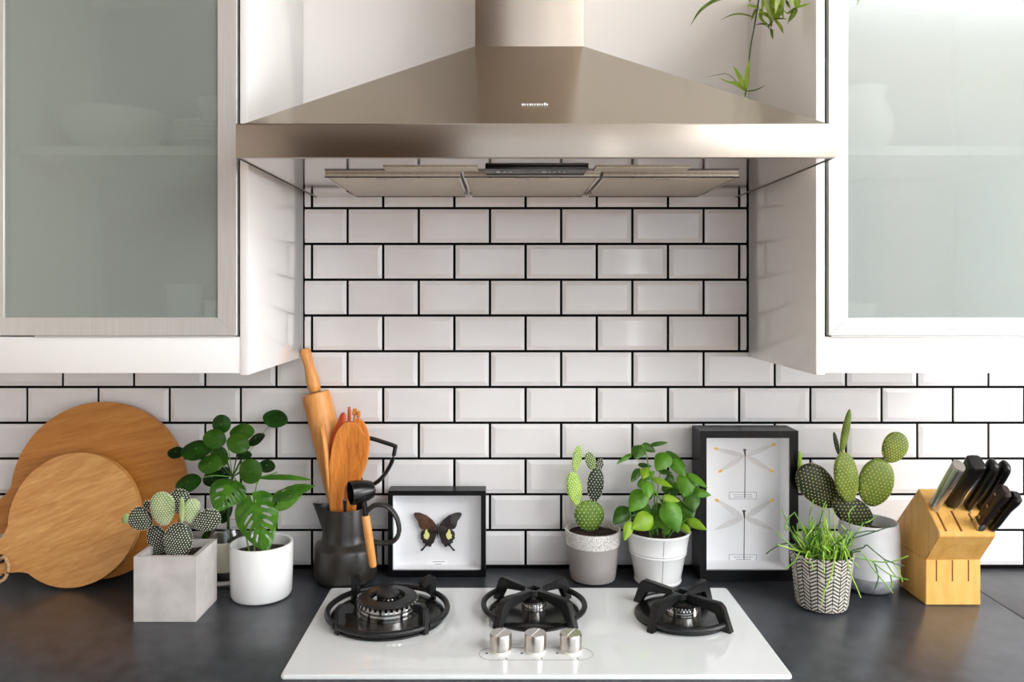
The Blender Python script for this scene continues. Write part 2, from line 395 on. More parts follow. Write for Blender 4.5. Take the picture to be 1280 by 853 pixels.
# ------------------------------------------------------------------ wall cabinets
CF = -.359                                          # front plane of the cabinets
ZB = EYE-(469-VY)/ppm(CF); ZTOP = EYE+.62
def xf(px): return (px-VX)/ppm(CF)
def zf(py): return EYE-(py-VY)/ppm(CF)
def wall_cabinet(side, label, glass, dx=0):
    """side -1: the unit left of the niche, +1: right of it; built mirrored"""
    s = side
    xin = (xf(310.5) if s < 0 else xf(1020))         # inner face of the cover panel
    xpo = (xf(300) if s < 0 else xf(1031))            # outer face of the cover panel
    xd0 = (xf(297) if s < 0 else xf(1035)); wd = .4245
    def bx(a, b): return (min(a, b)+dx, max(a, b)+dx)
    c = root('wall_cabinet', label, 'cabinet', (xpo+s*.22+dx, CF/2, ZB))
    back = -.002
    if dx == 0: boxo('side_panel', bx(xin, xpo)+(CF, back, ZB, ZTOP), m_gloss, c, .0008)
    xo = xd0+s*wd
    boxo('bottom_rail', bx(xpo, xo+s*.004)+(CF+.001, CF+.02, ZB+.003, zf(421.5)), m_white, c, .0006)
    t = .016
    boxo('bottom_shelf', bx(xpo+s*.001, xo+s*.003)+(CF+.021, back, zf(421.5)-.012, zf(421.5)+.004), m_white, c)
    boxo('back_panel', bx(xpo+s*.002, xo+s*.002)+(-.012, back, zf(421.5)+.004, ZTOP), m_inner, c)
    boxo('side_wall', bx(xo+s*.003-s*t, xo+s*.003)+(CF+.022, -.0125, zf(421.5)+.0045, ZTOP-.0165), m_white, c)
    boxo('side_wall', bx(xpo+s*.0025, xpo+s*.0025+s*t)+(CF+.022, -.0125, zf(421.5)+.0045, ZTOP-.0165), m_white, c)
    boxo('top_panel', bx(xpo+s*.001, xo+s*.003)+(CF+.022, -.0125, ZTOP-.016, ZTOP), m_white, c)
    boxo('shelf', bx(xpo+s*.02, xo-s*.014)+(CF+.06, -.013, zsh-.016, zsh), m_white, c)
    boxo('gap_shade', bx(xpo+s*.0003, xd0+s*.001)+(CF+.012, CF+.021, zf(421.5)+.001, ZTOP), m_gapshade, c)  # dark strip: shade of the open door gap put into colour
    # aluminium framed door
    z0, z1 = zf(419.5), ZTOP; fw = .0325; y0, y1 = CF-.001, CF+.018
    xa, xb = bx(xd0+s*.001, xo)
    bm = bmesh.new()
    def mitre(p):                                    # p: outer pair, inner pair in x,z
        prism(bm, [Vector((q[0], y0, q[1])) for q in p], (0, y1-y0, 0))
    mitre([(xa, z0), (xb, z0), (xb-fw, z0+fw*.92), (xa+fw, z0+fw*.92)])
    mitre([(xa, z1), (xa+fw, z1-fw), (xb-fw, z1-fw), (xb, z1)])
    mitre([(xa, z0), (xa+fw, z0+fw*.92), (xa+fw, z1-fw), (xa, z1)])
    mitre([(xb, z0), (xb, z1), (xb-fw, z1-fw), (xb-fw, z0+fw*.92)])
    bmesh.ops.bevel(bm, geom=[e for e in bm.edges], offset=.0006, segments=1, affect='EDGES')
    d = obj('door', bm, m_alu, c)
    boxo('glass_pane', (xa+fw-.004, xb-fw+.004, y0+.003, y0+.007, z0+fw*.92-.004, z1-fw+.004), glass, d)
    boxo('handle_lip', ((xa if s < 0 else xa+.004)+(.085 if s < 0 else 0), xb-.003, y0-.001, y0+.012, z0-.0024, z0-.0004), m_alu, d)
    return c
zsh = EYE-(189-VY)/ppm(-.25)
wall_cabinet(-1, 'white wall cabinet with grey-green frosted door above the chopping boards', m_frost)
wall_cabinet(1, 'white wall cabinet with pale frosted door above the knife block', m_frost)
# crockery behind the frosted doors
def plate(name, x, y, z, r, label, prof=None, cat='plate', group=None, mat=None):
    bm = bmesh.new()
    lathe(bm, prof or [(r*.55, 0), (r*.6, .003), (r, .016), (r*.995, .0185), (r*.6, .006), (0, .005)], (x, y, z), 36)
    return tag(obj(name, bm, mat or m_dish, base=(x, y, z)), label, cat, group)
xp, zs0 = xf(225), zsh+.0005
for i in range(5): plate('plate', xp, -.20, zs0+i*.0085, .082, ('lowest', 'second lowest', 'middle', 'second highest', 'topmost')[i]+' white plate of the stack beside the wide bowl', group='stacked plates behind frosted glass')
bowlp = lambda r, h: [(r*.45, 0), (r*.7, h*.2), (r*.95, h*.65), (r, h), (r*.97, h), (r*.9, h*.65), (r*.6, h*.22), (0, h*.14)]
plate('serving_bowl', xf(85), -.20, zs0, .10, 'wide white bowl on the shelf behind grey-green frosted glass', bowlp(.10, .075), 'bowl')
plate('cup', xp+.01, -.20, zs0+.0505, .045, 'white cup standing on the stacked plates', bowlp(.042, .052), 'cup')
zlow = zf(421.5)+.0045
plate('tumbler', xf(188), -.22, zlow, .034, 'tall white tumbler on the cabinet floor', [(.028, 0), (.034, .085), (.032, .085), (.026, .004), (0, .004)], 'tumbler')
plate('mug', xf(245), -.22, zlow, .04, 'short white mug beside the tumbler', [(.034, 0), (.038, .055), (.036, .055), (.032, .004), (0, .004)], 'mug')
plate('white_pitcher', xf(1125), -.21, zs0, .06, 'white rounded pitcher on the shelf behind the pale frosted door', [(.04, 0), (.058, .03), (.06, .06), (.045, .1), (.048, .12), (.045, .12), (.042, .1), (.055, .06), (0, .01)], 'pitcher')
plate('serving_bowl', xf(1095), -.21, zlow, .07, 'low white bowl on the floor of the pale frosted cabinet', bowlp(.07, .05), 'bowl')

# ------------------------------------------------------------------ cooker hood
HB, HT, HY = EYE+.2002, EYE+.2506, -.499
hx0, hx1 = XC-.450, XC+.4505
hood = root('cooker_hood', 'brushed steel pyramid cooker hood above the hob', 'cooker hood', (XC, -.25, HB))
bm = bmesh.new()                                     # band: open box, sides + underside
th = .012
box(bm, hx0, hx1, HY, HY+th, HB, HT, .0008); 
obj('front_band', bm, m_hood, hood)
for q in ((hx0, hx0+.003), (hx1-.003, hx1)): boxo('side_band', q+(HY+th, -.002, HB, HT), m_hood, hood)
boxo('underside', (hx0+.003, hx1-.003, HY+th, -.002, HB+.001, HB+.005), m_hoodin, hood)
bm = bmesh.new()                                     # pyramid
cw = .1025; cy = -.20; zc2 = EYE+.461; e = .006
A = [Vector(p) for p in ((hx0+e, HY+e, HT), (hx1-e, HY+e, HT), (hx1-e, -.002, HT), (hx0+e, -.002, HT))]
B = [Vector(p) for p in ((XC-cw, cy, zc2), (XC+cw, cy, zc2), (XC+cw, -.002, zc2), (XC-cw, -.002, zc2))]
va = [bm.verts.new(p) for p in A]; vb = [bm.verts.new(p) for p in B]
for i in range(4): bm.faces.new((va[i], va[(i+1) % 4], vb[(i+1) % 4], vb[i]))
bm.faces.new(vb); bm.faces.new(list(reversed(va)))
obj('canopy', bm, m_canopy, hood)
bm = bmesh.new(); box(bm, hx0, hx1, HY, -.002, HT-.001, HT+.0004); obj('canopy_rim', bm, m_hood, hood)
boxo('chimney', (XC-cw+.0004, XC+cw-.0004, cy+.0004, -.002, zc2, 3.099), steel('chimney_steel', rgb(196, 182, 168), .34, (0, 0, 1), (1.2, 90, 90), .7), hood, .0006)
fx = [XC-.357, XC-.119, XC+.119, XC+.357]
for i in range(3):
    f_ = boxo('grease_filter', (fx[i]+.003, fx[i+1]-.003, -.335, -.06, HB-.005, HB+.001), m_filter, hood, .001)
    bm = bmesh.new()
    for p, q, u, v in ((fx[i]+.003, fx[i+1]-.003, -.337, -.333), (fx[i]+.003, fx[i+1]-.003, -.064, -.06), (fx[i]+.003, fx[i]+.007, -.333, -.064), (fx[i+1]-.007, fx[i+1]-.003, -.333, -.064)):
        box(bm, p, q, u, v, HB-.0065, HB-.0048)
    obj('filter_frame', bm, m_hoodin, f_)
    boxo('filter_catch', ((fx[i]+fx[i+1])/2-.03, (fx[i]+fx[i+1])/2+.03, -.325, -.31, HB-.0066, HB-.005), m_chrome if i == 2 else m_hoodin, f_, .0008)
cx0, cx1 = P(607, 213, -.38).x, P(733, 213, -.38).x
cp = boxo('control_panel', (cx0, cx1, -.415, -.345, HB-.004, HB+.001), m_black, hood, .0015)
bm = bmesh.new()
for i, px in enumerate((623, 631, 638, 680, 687, 693, 699, 705)):
    x = (px-VX)*(D-.38)/F; wd = .004 if i in (0, 3) else .0015
    lathe(bm, [(wd, 0), (wd, .0004)], (x, -.385, HB-.0046), 10, close_top=True)
obj('control_print', bm, m_printw, cp)
for sx in (-1, 1):
    x0 = cx0-.165 if sx < 0 else cx1+.012
    boxo('lamp_strip', (x0, x0+.153, -.412, -.372, HB-.0015, HB+.001), m_filter, hood, .001)
# maker's mark on the sloping front
bm = bmesh.new(); nrm = (B[0]-A[0]).cross(A[1]-A[0]).normalized()
if nrm.y > 0: nrm = -nrm
tt = .205; cz = A[0].lerp(B[0], tt)
for i in range(11):
    x = XC-.0195+i*.0039; hh = .0028 if i not in (9,) else .004
    p = Vector((x, cz.y, cz.z))+nrm*.0003
    box(bm, p.x, p.x+(.0022 if i % 3 else .003), p.y-.0003, p.y+.0002, p.z, p.z+hh)
obj('maker_mark', bm, m_printw, hood)

# ------------------------------------------------------------------ gas hob
Z = CT
hob = root('gas_hob', 'white glass gas hob with three burners set in the slate worktop', 'hob', (XC+.002, -.29, Z))
bm = bmesh.new(); box(bm, XC-.390, XC+.3935, -.4785, -.1266, Z+.0005, Z+.0065)
vert = [e_ for e_ in bm.edges if abs(e_.verts[0].co.z-e_.verts[1].co.z) > .001]
bmesh.ops.bevel(bm, geom=vert, offset=.008, segments=4, profile=.5, affect='EDGES')
topf = [f_ for f_ in bm.faces if f_.calc_center_median().z > Z+.006]
bmesh.ops.bevel(bm, geom=list({e_ for f_ in topf for e_ in f_.edges}), offset=.0035, segments=2, profile=.5, affect='EDGES')
obj('glass_plate', bm, m_hob, hob, angle=20)
ZG = Z+.0066
def teeth_ring(bm, c, r, h, n=36, depth=.0025):
    lathe(bm, [(r-depth*.4, 0), (r, .001), (r, h*.6), (r-.0008, h*.75)], c, 64)
    for i in range(n):
        a = 2*math.pi*i/n
        p = Vector((c[0]+(r-depth)*math.cos(a), c[1]+(r-depth)*math.sin(a), c[2]+h*.82))
        u = Vector((math.cos(a), math.sin(a), 0)); v = Vector((-u.y, u.x, 0)); q = r*math.pi/n*.55
        prism(bm, [p+u*depth+v*q-Vector((0, 0, h*.25)), p+u*depth-v*q-Vector((0, 0, h*.25)), p+u*depth-v*q+Vector((0, 0, h*.18)), p+u*depth+v*q+Vector((0, 0, h*.18))], -u*depth*2)
BUR = {}
def burner(nm, x, y, rd, rc, hc, label):
    b = obj('burner', lathe(bmesh.new(), [(rd, 0), (rd, .0035), (rd-.004, .0065), (rd*.8, .0075), (rc*1.15, .009), (rc*.9, .0095), (0, .0095)], (x, y, ZG), 64), m_enamel, hob)
    b['label'] = label
    bm = bmesh.new(); teeth_ring(bm, (x, y, ZG+.009), rc, hc); obj('flame_ring', bm, m_chrome, b)
    return b
b1 = burner('a', -.208, -.262, .103, .0555, .024, 'large black wok burner plate')
bm = bmesh.new(); h = ZG+.031
lathe(bm, [(.0515, 0), (.053, .002), (.050, .0055), (.032, .0070), (.030, .004), (.0299, -.002), (.051, -.003)], (-.208, -.262, h), 64, close_bottom=False)
obj('burner_cap', bm, m_iron, b1)
bm = bmesh.new(); teeth_ring(bm, (-.208, -.262, h-.006), .0195, .014, 16, .002); obj('inner_flame_ring', bm, m_chrome, b1)
obj('inner_cap', lathe(bmesh.new(), [(.0205, 0), (.0205, .003), (.018, .006), (0, .0068)], (-.208, -.262, h+.0075), 40), m_iron, b1)
for x, y, rc, hc, nm in ((.056, -.247, .0225, .017, 'small'), (.321, -.262, .034, .017, 'medium')):
    b = burner(nm, x, y, .083, rc, hc, nm+' black burner plate')
    obj('burner_cap', lathe(bmesh.new(), [(rc+.0005, 0), (rc+.0008, .003), (rc*.9, .0055), (0, .0065)], (x, y, ZG+.009+hc), 48), m_enamel, b)
# pan supports
def arc(cx, cy, r, a0, a1, z, n=14): return [Vector((cx+r*math.cos(a0+(a1-a0)*i/n), cy+r*math.sin(a0+(a1-a0)*i/n), z)) for i in range(n+1)]
def support(x, y, rf, rt, hgt, rin, arcs, label, ringr, ringz, centre=True):
    s_ = root('pan_support', label, 'pan support', (x, y, ZG))
    for k_ in range(4):
        a = math.pi/4+k_*math.pi/2; u = Vector((math.cos(a), math.sin(a), 0)); c = Vector((x, y, ZG))
        v = Vector((-u.y, u.x, 0)); wv = .0135 if centre else .0115
        # side profile of one arm in (radius, height)
        if centre: pr = [(rf+.004, 0), (rf-.012, 0), (rt-.010, hgt-.016), (rin, hgt-.009), (rin, hgt), (rt-.004, hgt+.002), (rt+.004, hgt-.004)]
        else: pr = [(rf+.006, 0), (rf+.0005, 0), (rf+.0005, .008), (rf-.012, .015), (rf-.012, hgt-.022), (rt-.006, hgt-.009), (rin, hgt-.016), (rin-.004, hgt-.006), (rin, hgt), (rt-.004, hgt+.004), (rt+.006, hgt-.002)]
        bm = bmesh.new()
        prism(bm, [c+u*r+Vector((0, 0, z))-v*(wv/2) for r, z in pr], v*wv)
        bmesh.ops.bevel(bm, geom=list(bm.edges), offset=.0014, segments=2, affect='EDGES')
        obj('arm', bm, m_iron, s_, angle=50)
    if centre:
        bm = bmesh.new(); lathe(bm, [(.0125, hgt-.009), (.0165, hgt-.009), (.0165, hgt+.0002), (.0125, hgt+.0002), (.0125, hgt-.009)], (x, y, ZG), 32, close_bottom=False); obj('centre_ring', bm, m_iron, s_)
    for a0, a1 in arcs:
        bm = bmesh.new(); tube(bm, arc(x, y, ringr, math.radians(a0), math.radians(a1), ZG+ringz), .0052, 10, (1, 1)); obj('side_loop', bm, m_iron, s_)
    return s_
full4 = [(a+3, a+87) for a in (45, 135, 225, 315)]
support(-.208, -.262, .104, .103, .045, .078, full4, 'large open cast iron pan support on the wok burner', .107, .0135, False)
support(.056, -.247, .097, .082, .044, .008, [(137, 223), (-43, 43)], 'cast iron pan support with side loops over the small centre burner', .092, .016)
support(.321, -.262, .097, .082, .044, .008, [(228, 312), (48, 132)], 'cast iron pan support with front bar over the medium burner', .088, .012)
# knobs and print
for i, x in enumerate((-.004, .0525, .110)):
    kn = obj('knob', lathe(bmesh.new(), [(.0165, .004), (.0178, .005), (.0182, .027), (.0172, .0295), (.0168, .030), (0, .0302)], (x, -.398, ZG), 48), m_knob, hob)
    obj('knob_collar', lathe(bmesh.new(), [(.0172, 0), (.0172, .003), (.0158, .0045), (0, .0045)], (x, -.398, ZG), 40), plain('knob_collar_white', rgb(232, 228, 216), .35), kn)
    m2 = Matrix.Rotation(-.5, 4, 'Z')
    bm = bmesh.new(); box(bm, -.0006, .0006, -.0165, .0165, .0302, .0305)
    for v in bm.verts: v.co = m2 @ v.co+Vector((x, -.398, ZG))
    obj('pointer', bm, m_printw, kn)
    bm = bmesh.new()
    for dx_, dy_, sz in ((-.0225, -.008, .0024), (.009, -.026, .0018)):
        c = Vector((x+dx_, -.398+dy_, ZG))
        prism(bm, [c+Vector(q)*sz for q in ((0, 1.3, 0), (-.9, -.4, 0), (-.5, -1, 0), (.5, -1, 0), (.9, -.4, 0))], (0, 0, .0002))
    lathe(bm, [(.0008, 0), (.0008, .0002)], (x-.003, -.426, ZG), 8, close_top=True)
    obj('flame_symbol', bm, m_printk, hob)
bm = bmesh.new()
ov = [Vector((.053+ (.068 if math.cos(a) > 0 else -.068)+.024*math.cos(a), -.408+.0215*math.sin(a), ZG+.0001)) for a in [2*math.pi*i/48+.001 for i in range(48)]]
tube(bm, ov, .0003, 4, closed=True); obj('printed_oval', bm, m_print, hob)

# ------------------------------------------------------------------ round chopping boards
def board(name, cpx, cpy, rad, thick, ybot, lean, hang, hlen, hw, mat, label, rope):
    """disc with a handle, outline in its own plane, leaning back by `lean` with its lowest point on the worktop"""
    bm = bmesh.new(); n = 96; out = []
    half = math.asin(min(.95, (hw*1.25)/rad))
    ha = math.radians(hang)
    for i in range(n+1):
        a = ha+half+(2*math.pi-2*half)*i/n
        out.append((rad*math.cos(a), rad*math.sin(a)))
    ux, uz = math.cos(ha), math.sin(ha); vx, vz = -uz, ux
    def hp(l, s): return (ux*l+vx*s, uz*l+vz*s)
    r0 = rad*math.cos(half)
    hs = [(r0+.012, -hw*1.02), (r0+.03, -hw*.80), (r0+hlen*.6, -hw*.82), (r0+hlen*.9, -hw*.7), (r0+hlen, -hw*.3), (r0+hlen, hw*.3), (r0+hlen*.9, hw*.7), (r0+hlen*.6, hw*.82), (r0+.03, hw*.80), (r0+.012, hw*1.02)]
    out += [hp(*q) for q in hs]
    zmin = -rad if -120 > 0 else min(q[1] for q in out)
    M_ = Matrix.Translation((0, 0, 0))
    pts = [Vector((x, 0, z-zmin)) for x, z in out]
    prism(bm, pts, (0, thick, 0))
    bmesh.ops.bevel(bm, geom=[e_ for e_ in bm.edges if abs(e_.verts[0].co.y-e_.verts[1].co.y) < 1e-6], offset=.0035, segments=3, affect='EDGES')
    cz = CT+.0008
    # position so that the disc centre projects to the pixel
    dist_c = D+ybot+(-zmin)*math.sin(lean)
    cx = (cpx-VX)*dist_c/F
    T = Matrix.Translation((cx, ybot, cz+thick*0)) @ Matrix.Rotation(-lean, 4, 'X')
    for v in bm.verts: v.co = T @ v.co
    low = min(v.co.z for v in bm.verts)
    for v in bm.verts: v.co.z += CT+.0005-low
    rt = root(name, label, 'chopping board', (cx, ybot, CT))
    obj('board', bm, mat, rt, angle=30)
    T = Matrix.Translation((0, 0, CT+.0005-low)) @ T
    if rope:
        hx, hz = hp(r0+.034, 0); c = Vector((hx, 0, hz-zmin))
        bm = bmesh.new(); lathe(bm, [(.009, 0), (.009, .0006)], (0, 0, 0), 20, close_top=True)
        T2 = T @ Matrix.Translation(c) @ Matrix.Rotation(math.pi/2, 4, 'X')
        for v in bm.verts: v.co = T2 @ v.co
        obj('hang_hole', bm, m_holeshade, rt)  # flat dark disc, the hole's shade given as colour
        loop = spline([T @ (c+Vector(q)) for q in ((0, -.003, 0), (.012, -.007, .004), (.021, -.007, -.014), (.017, -.007, -.034), (.004, -.007, -.044), (-.012, -.007, -.046), (-.022, -.006, -.03), (-.012, -.007, -.008), (0, -.003, 0))], 5)
        bm = bmesh.new(); tube(bm, loop, .0034, 8); obj('rope_loop', bm, m_rope, rt)
    return rt
board('chopping_board', 122, 616, .180, .018, -.078, math.radians(7.5), 196, .12, .038, m_board2, 'large round wooden chopping board leaning against the tiles', False)
board('chopping_board', 92, 653, .1315, .016, -.122, math.radians(10), 209, .075, .036, m_board, 'small round wooden chopping board with rope loop leaning on the larger one', True)

# ------------------------------------------------------------------ plant building blocks
SHAPES = {'ovate': lambda t: math.sin(math.pi*t**.72)**.8*(1-.12*t), 'round': lambda t: math.sqrt(max(0, 1-(2*t-1)**2)),
          'heart': lambda t: math.sin(math.pi*max(t, 1e-4)**.52)**.72, 'blade': lambda t: min(1, t*6)**.5*(1-t)**.45*1.05}
def leaf_bm(Bp, Tp, width, nh, shape='ovate', cup=.18, droop=.12, nu=10, nv=6, holes=(), fold=0.0, thick=.0005, ribs=0, slant=0):
    Xv = Tp-Bp; L = Xv.length; Xv = Xv/L; nh = Vector(nh)
    Yv = nh.cross(Xv); Yv = Yv.normalized() if Yv.length > 1e-4 else frame_at(Xv)[0]
    Zv = Xv.cross(Yv); sh = SHAPES[shape]; bm = bmesh.new(); grid = []
    for i in range(nu+1):
        t = i/nu; wd = max(sh(t), .012)*width/2; row = []
        for j in range(nv+1):
            s = 2*j/nv-1; yy = s*wd
            zz = -cup*width*(s*s-.35)*sh(t)*.5 + fold*abs(s)*wd - droop*L*(t*t-.5*t) + .03*width*math.sin(9*t+2*s)*s*s
            xx = t*L-(.20*L*(abs(s)**1.5)*(1-t)**3 if shape == 'heart' else 0)
            if ribs: zz += ribs*width*math.sin(30*(t+.0-.30*abs(s)))*min(1, abs(s)*3)*sh(t)
            row.append(bm.verts.new(Bp+Xv*xx+Yv*yy+Zv*zz))
        grid.append(row)
    for i in range(nu):
        for j in range(nv):
            tc_, sc_ = (i+.5)/nu, 2*(j+.5)/nv-1
            if any(((tc_-h[0]-.30*(abs(sc_)-abs(h[1])))/h[2])**2+((sc_-h[1])/h[3])**2 < 1 for h in holes): continue
            bm.faces.new((grid[i][j], grid[i+1][j], grid[i+1][j+1], grid[i][j+1]))
    bmesh.ops.remove_doubles(bm, verts=bm.verts, dist=1e-6)
    for f_ in bm.faces: f_.smooth = True
    if thick: bmesh.ops.solidify(bm, geom=list(bm.faces), thickness=thick)
    return bm
def leaf(parent, Bp, Tp, width, mat, nh=(0, -1, .45), name='leaf', **kw):
    return obj(name, leaf_bm(Vector(Bp), Vector(Tp), width, nh, **kw), mat, parent, angle=60)
def disc_leaf(parent, px, py, rx, ry, ang, y, mat, flip=1):
    c = P(px, py, y); q = 1/ppm(y); a = math.radians(ang); rx, ry = rx*q, ry*q
    dep = math.sqrt(max(rx*rx*.8-ry*ry, 0))*flip
    maj = Vector((math.cos(a), 0, math.sin(a)))*rx; mn = Vector((-math.sin(a), 0, math.cos(a)))*ry+Vector((0, dep, 0))
    bm = bmesh.new(); nrm = maj.cross(mn).normalized()
    if nrm.y > 0: nrm = -nrm
    rings = []
    for k_, rr in enumerate((.08, .35, .7, .93, 1.0)):
        rings.append([bm.verts.new(c+maj*(rr*math.cos(2*math.pi*i/28))+mn*(rr*math.sin(2*math.pi*i/28))-nrm*(rx*(.16*rr*rr+.05*rr*math.sin(3*2*math.pi*i/28)))) for i in range(28)])
    for A_, B_ in zip(rings, rings[1:]):
        for i in range(28): bm.faces.new((A_[i], A_[(i+1) % 28], B_[(i+1) % 28], B_[i]))
    bm.faces.new(rings[0]); 
    for f_ in bm.faces: f_.smooth = True
    bmesh.ops.solidify(bm, geom=list(bm.faces), thickness=.0006)
    o = obj('leaf', bm, mat, parent, angle=60)
    bm = bmesh.new(); lathe(bm, [(.0012, -.0003), (.0012, .0006), (0, .0009)], (0, 0, 0), 8)
    rot = nrm.to_track_quat('Z', 'Y').to_matrix().to_4x4()
    for v in bm.verts: v.co = Matrix.Translation(c+nrm*.0006) @ rot @ v.co
    obj('leaf_eye', bm, m_mon[1], o)
    return c
def stem(parent, pts, r, mat, name='stem', n=5, seg=7):
    r0, r1 = (r, r*.7) if isinstance(r, (int, float)) else r
    sp_ = spline(pts, n); k_ = len(sp_)-1
    bm = bmesh.new(); tube(bm, sp_, [r0+(r1-r0)*i/k_ for i in range(k_+1)], seg)
    return obj(name, bm, mat, parent)
def soil(parent, c, r, z, name='soil', seg=28):
    bm = bmesh.new(); rows = []
    for k_ in range(1, 7):
        rr = r*k_/6
        rows.append([bm.verts.new((c[0]+rr*math.cos(2*math.pi*i/seg), c[1]+rr*math.sin(2*math.pi*i/seg), c[2]+z+.003*noise.noise(Vector((rr*90*math.cos(i*.224), rr*90*math.sin(i*.224), c[0]*9))))) for i in range(seg)])
    cv = bm.verts.new((c[0], c[1], c[2]+z+.002))
    for i in range(seg): bm.faces.new((cv, rows[0][i], rows[0][(i+1) % seg]))
    for A_, B_ in zip(rows, rows[1:]):
        for i in range(seg): bm.faces.new((A_[i], B_[i], B_[(i+1) % seg], A_[(i+1) % seg]))
    return obj(name, bm, m_soil, parent, angle=80)
def pad(parent, px, py, hl, hw, ang, y, mat, dots, tilt=0, yaw=0, thick=.34, gap=.0062, dot=.0011, egg=.16, name='pad', ty=0):
    """flattened egg-shaped cactus pad given by its picture centre and half sizes (px); yaw turns it about its long axis"""
    q = 1/ppm(y); hl, hw = hl*q, hw*q; c = P(px, py, y); a = math.radians(ang)
    Uv = Vector((math.sin(a), 0, math.cos(a))); Uv = (Uv+Vector((0, ty, 0))).normalized()
    Nv = Vector((0, -1, 0)); Nv = (Nv-Uv*Nv.dot(Uv)).normalized()
    Vv = Uv.cross(Nv)*-1
    Vv, Nv = (Vv*math.cos(yaw)+Nv*math.sin(yaw)), (Nv*math.cos(yaw)-Vv*math.sin(yaw))
    real_w = hw if abs(yaw) < .2 else min(hl*.8, hw/max(.35, math.cos(yaw)))
    tk = real_w*thick
    def pt(u, v, w_):                               # on unit sphere -> pad
        g = 1+egg*u-.10*(1 if u < -.6 else 0)*(abs(u)-.6)
        bumpy = 1+.03*noise.noise(Vector((u*2+px, v*2, w_*2)))
        return c+Uv*(u*hl)+Vv*(v*real_w*g*bumpy)+Nv*(w_*tk*(1+.1*u))
    bm = bmesh.new(); nl, ns = 18, 26; rows = []
    for i in range(nl+1):
        th_ = math.pi*i/nl; u = -math.cos(th_); r_ = math.sin(th_)
        if i in (0, nl): rows.append([bm.verts.new(pt(u, 0, 0))]); continue
        rows.append([bm.verts.new(pt(u, r_*math.cos(2*math.pi*j/ns), (1 if math.sin(2*math.pi*j/ns) >= 0 else -1)*r_*abs(math.sin(2*math.pi*j/ns))**.8)) for j in range(ns)])
    for A_, B_ in zip(rows, rows[1:]):
        for j in range(ns):
            j2 = (j+1) % ns
            if len(A_) == 1: bm.faces.new((A_[0], B_[j2], B_[j]))
            elif len(B_) == 1: bm.faces.new((A_[j], A_[j2], B_[0]))
            else: bm.faces.new((A_[j], A_[j2], B_[j2], B_[j]))
    o = obj(name, bm, mat, parent, angle=80)
    if dots:
        bm = bmesh.new(); row = 0; u = -1.0
        while u < 1.0:
            v = -1.0+(gap*.5/real_w if row % 2 else 0)
            while v <= 1.0:
                if u*u+v*v < .96:
                    w0 = math.sqrt(max(0, 1-u*u-v*v)); jl = (R.random()-.5)*.15*gap/hl
                    w1 = (w0 if w0 == 0 else math.sqrt(1-u*u)*(math.sqrt(max(0, 1-v*v/(1-u*u))))**.8)
                    for sg in (1, -1):
                        p = pt(u+jl, v, sg*w1)
                        nn = (Uv*(u/hl)+Vv*(v/real_w)+Nv*(sg*w1/tk)).normalized()
                        sA, sB = frame_at(nn)
                        k4 = [bm.verts.new(p+(sA*math.cos(b_)+sB*math.sin(b_))*dot) for b_ in (0, 1.257, 2.513, 3.77, 5.027)]
                        tp = bm.verts.new(p+nn*dot*.8)
                        for b_ in range(5): bm.faces.new((k4[b_], k4[(b_+1) % 5], tp))
                v += gap/real_w
            u += gap*.80/hl; row += 1
        # areoles round the rim
        nr = int(2*math.pi*math.sqrt((hl*hl+real_w*real_w)/2)/(gap*.9))
        for i in range(nr):
            a_ = 2*math.pi*i/nr; p = pt(math.sin(a_)*.995, math.cos(a_)*.995, 0); nn = (p-c).normalized(); sA, sB = frame_at(nn)
            k4 = [bm.verts.new(p+(sA*math.cos(b_)+sB*math.sin(b_))*dot*.9) for b_ in (0, 1.257, 2.513, 3.77, 5.027)]
            tp = bm.verts.new(p+nn*dot*1.2)
            for b_ in range(5): bm.faces.new((k4[b_], k4[(b_+1) % 5], tp))
        d_ = obj('areoles', bm, dots, o, recalc=False); d_['kind'] = 'stuff'
    return o
def potprof(rb, rt, h, wall_=.005, foot=.003, lip=0):
    return [(rb-foot, 0), (rb, foot), (rt, h-.003), (rt+lip, h-.001), (rt+lip-wall_*.3, h), (rt-wall_+.001, h), (rt-wall_, h-.003), (rt-wall_-.002, h-.03), (0, h-.03)]

# ------------------------------------------------------------------ concrete planter with bunny-ear cactus
x0, x1, y0, y1 = -.6615, -.5495, -.2726, -.172
cp_ = root('potted_bunny_cactus', 'white-dotted bunny ear cactus in a square concrete planter', 'potted plant', ((x0+x1)/2, (y0+y1)/2, CT))
bm = bmesh.new(); hgt = .117; t = .0085
o4 = [(x0, y0), (x1, y0), (x1, y1), (x0, y1)]; i4 = [(x0+t, y0+t), (x1-t, y0+t), (x1-t, y1-t), (x0+t, y1-t)]
vo0 = [bm.verts.new((a, b, CT+.0004)) for a, b in o4]; vo1 = [bm.verts.new((a, b, CT+hgt)) for a, b in o4]
vi1 = [bm.verts.new((a, b, CT+hgt)) for a, b in i4]; vi0 = [bm.verts.new((a, b, CT+hgt-.03)) for a, b in i4]
for A_, B_ in ((vo0, vo1), (vo1, vi1), (vi1, vi0)):
    for i in range(4): bm.faces.new((A_[i], A_[(i+1) % 4], B_[(i+1) % 4], B_[i]))
bm.faces.new(vi0); bm.faces.new(list(reversed(vo0)))
bmesh.ops.bevel(bm, geom=[e_ for e_ in bm.edges if e_.calc_face_angle(0) > 1 and e_.verts[0].co.z+e_.verts[1].co.z > 2*CT+.02], offset=.0022, segments=3, affect='EDGES')
obj('planter', bm, m_conc, cp_)
bm = bmesh.new(); n = 10
gv = [[bm.verts.new((x0+t+(x1-x0-2*t)*i/n, y0+t+(y1-y0-2*t)*j/n, CT+hgt-.014+.003*noise.noise(Vector((i*.7, j*.7, 1))))) for j in range(n+1)] for i in range(n+1)]
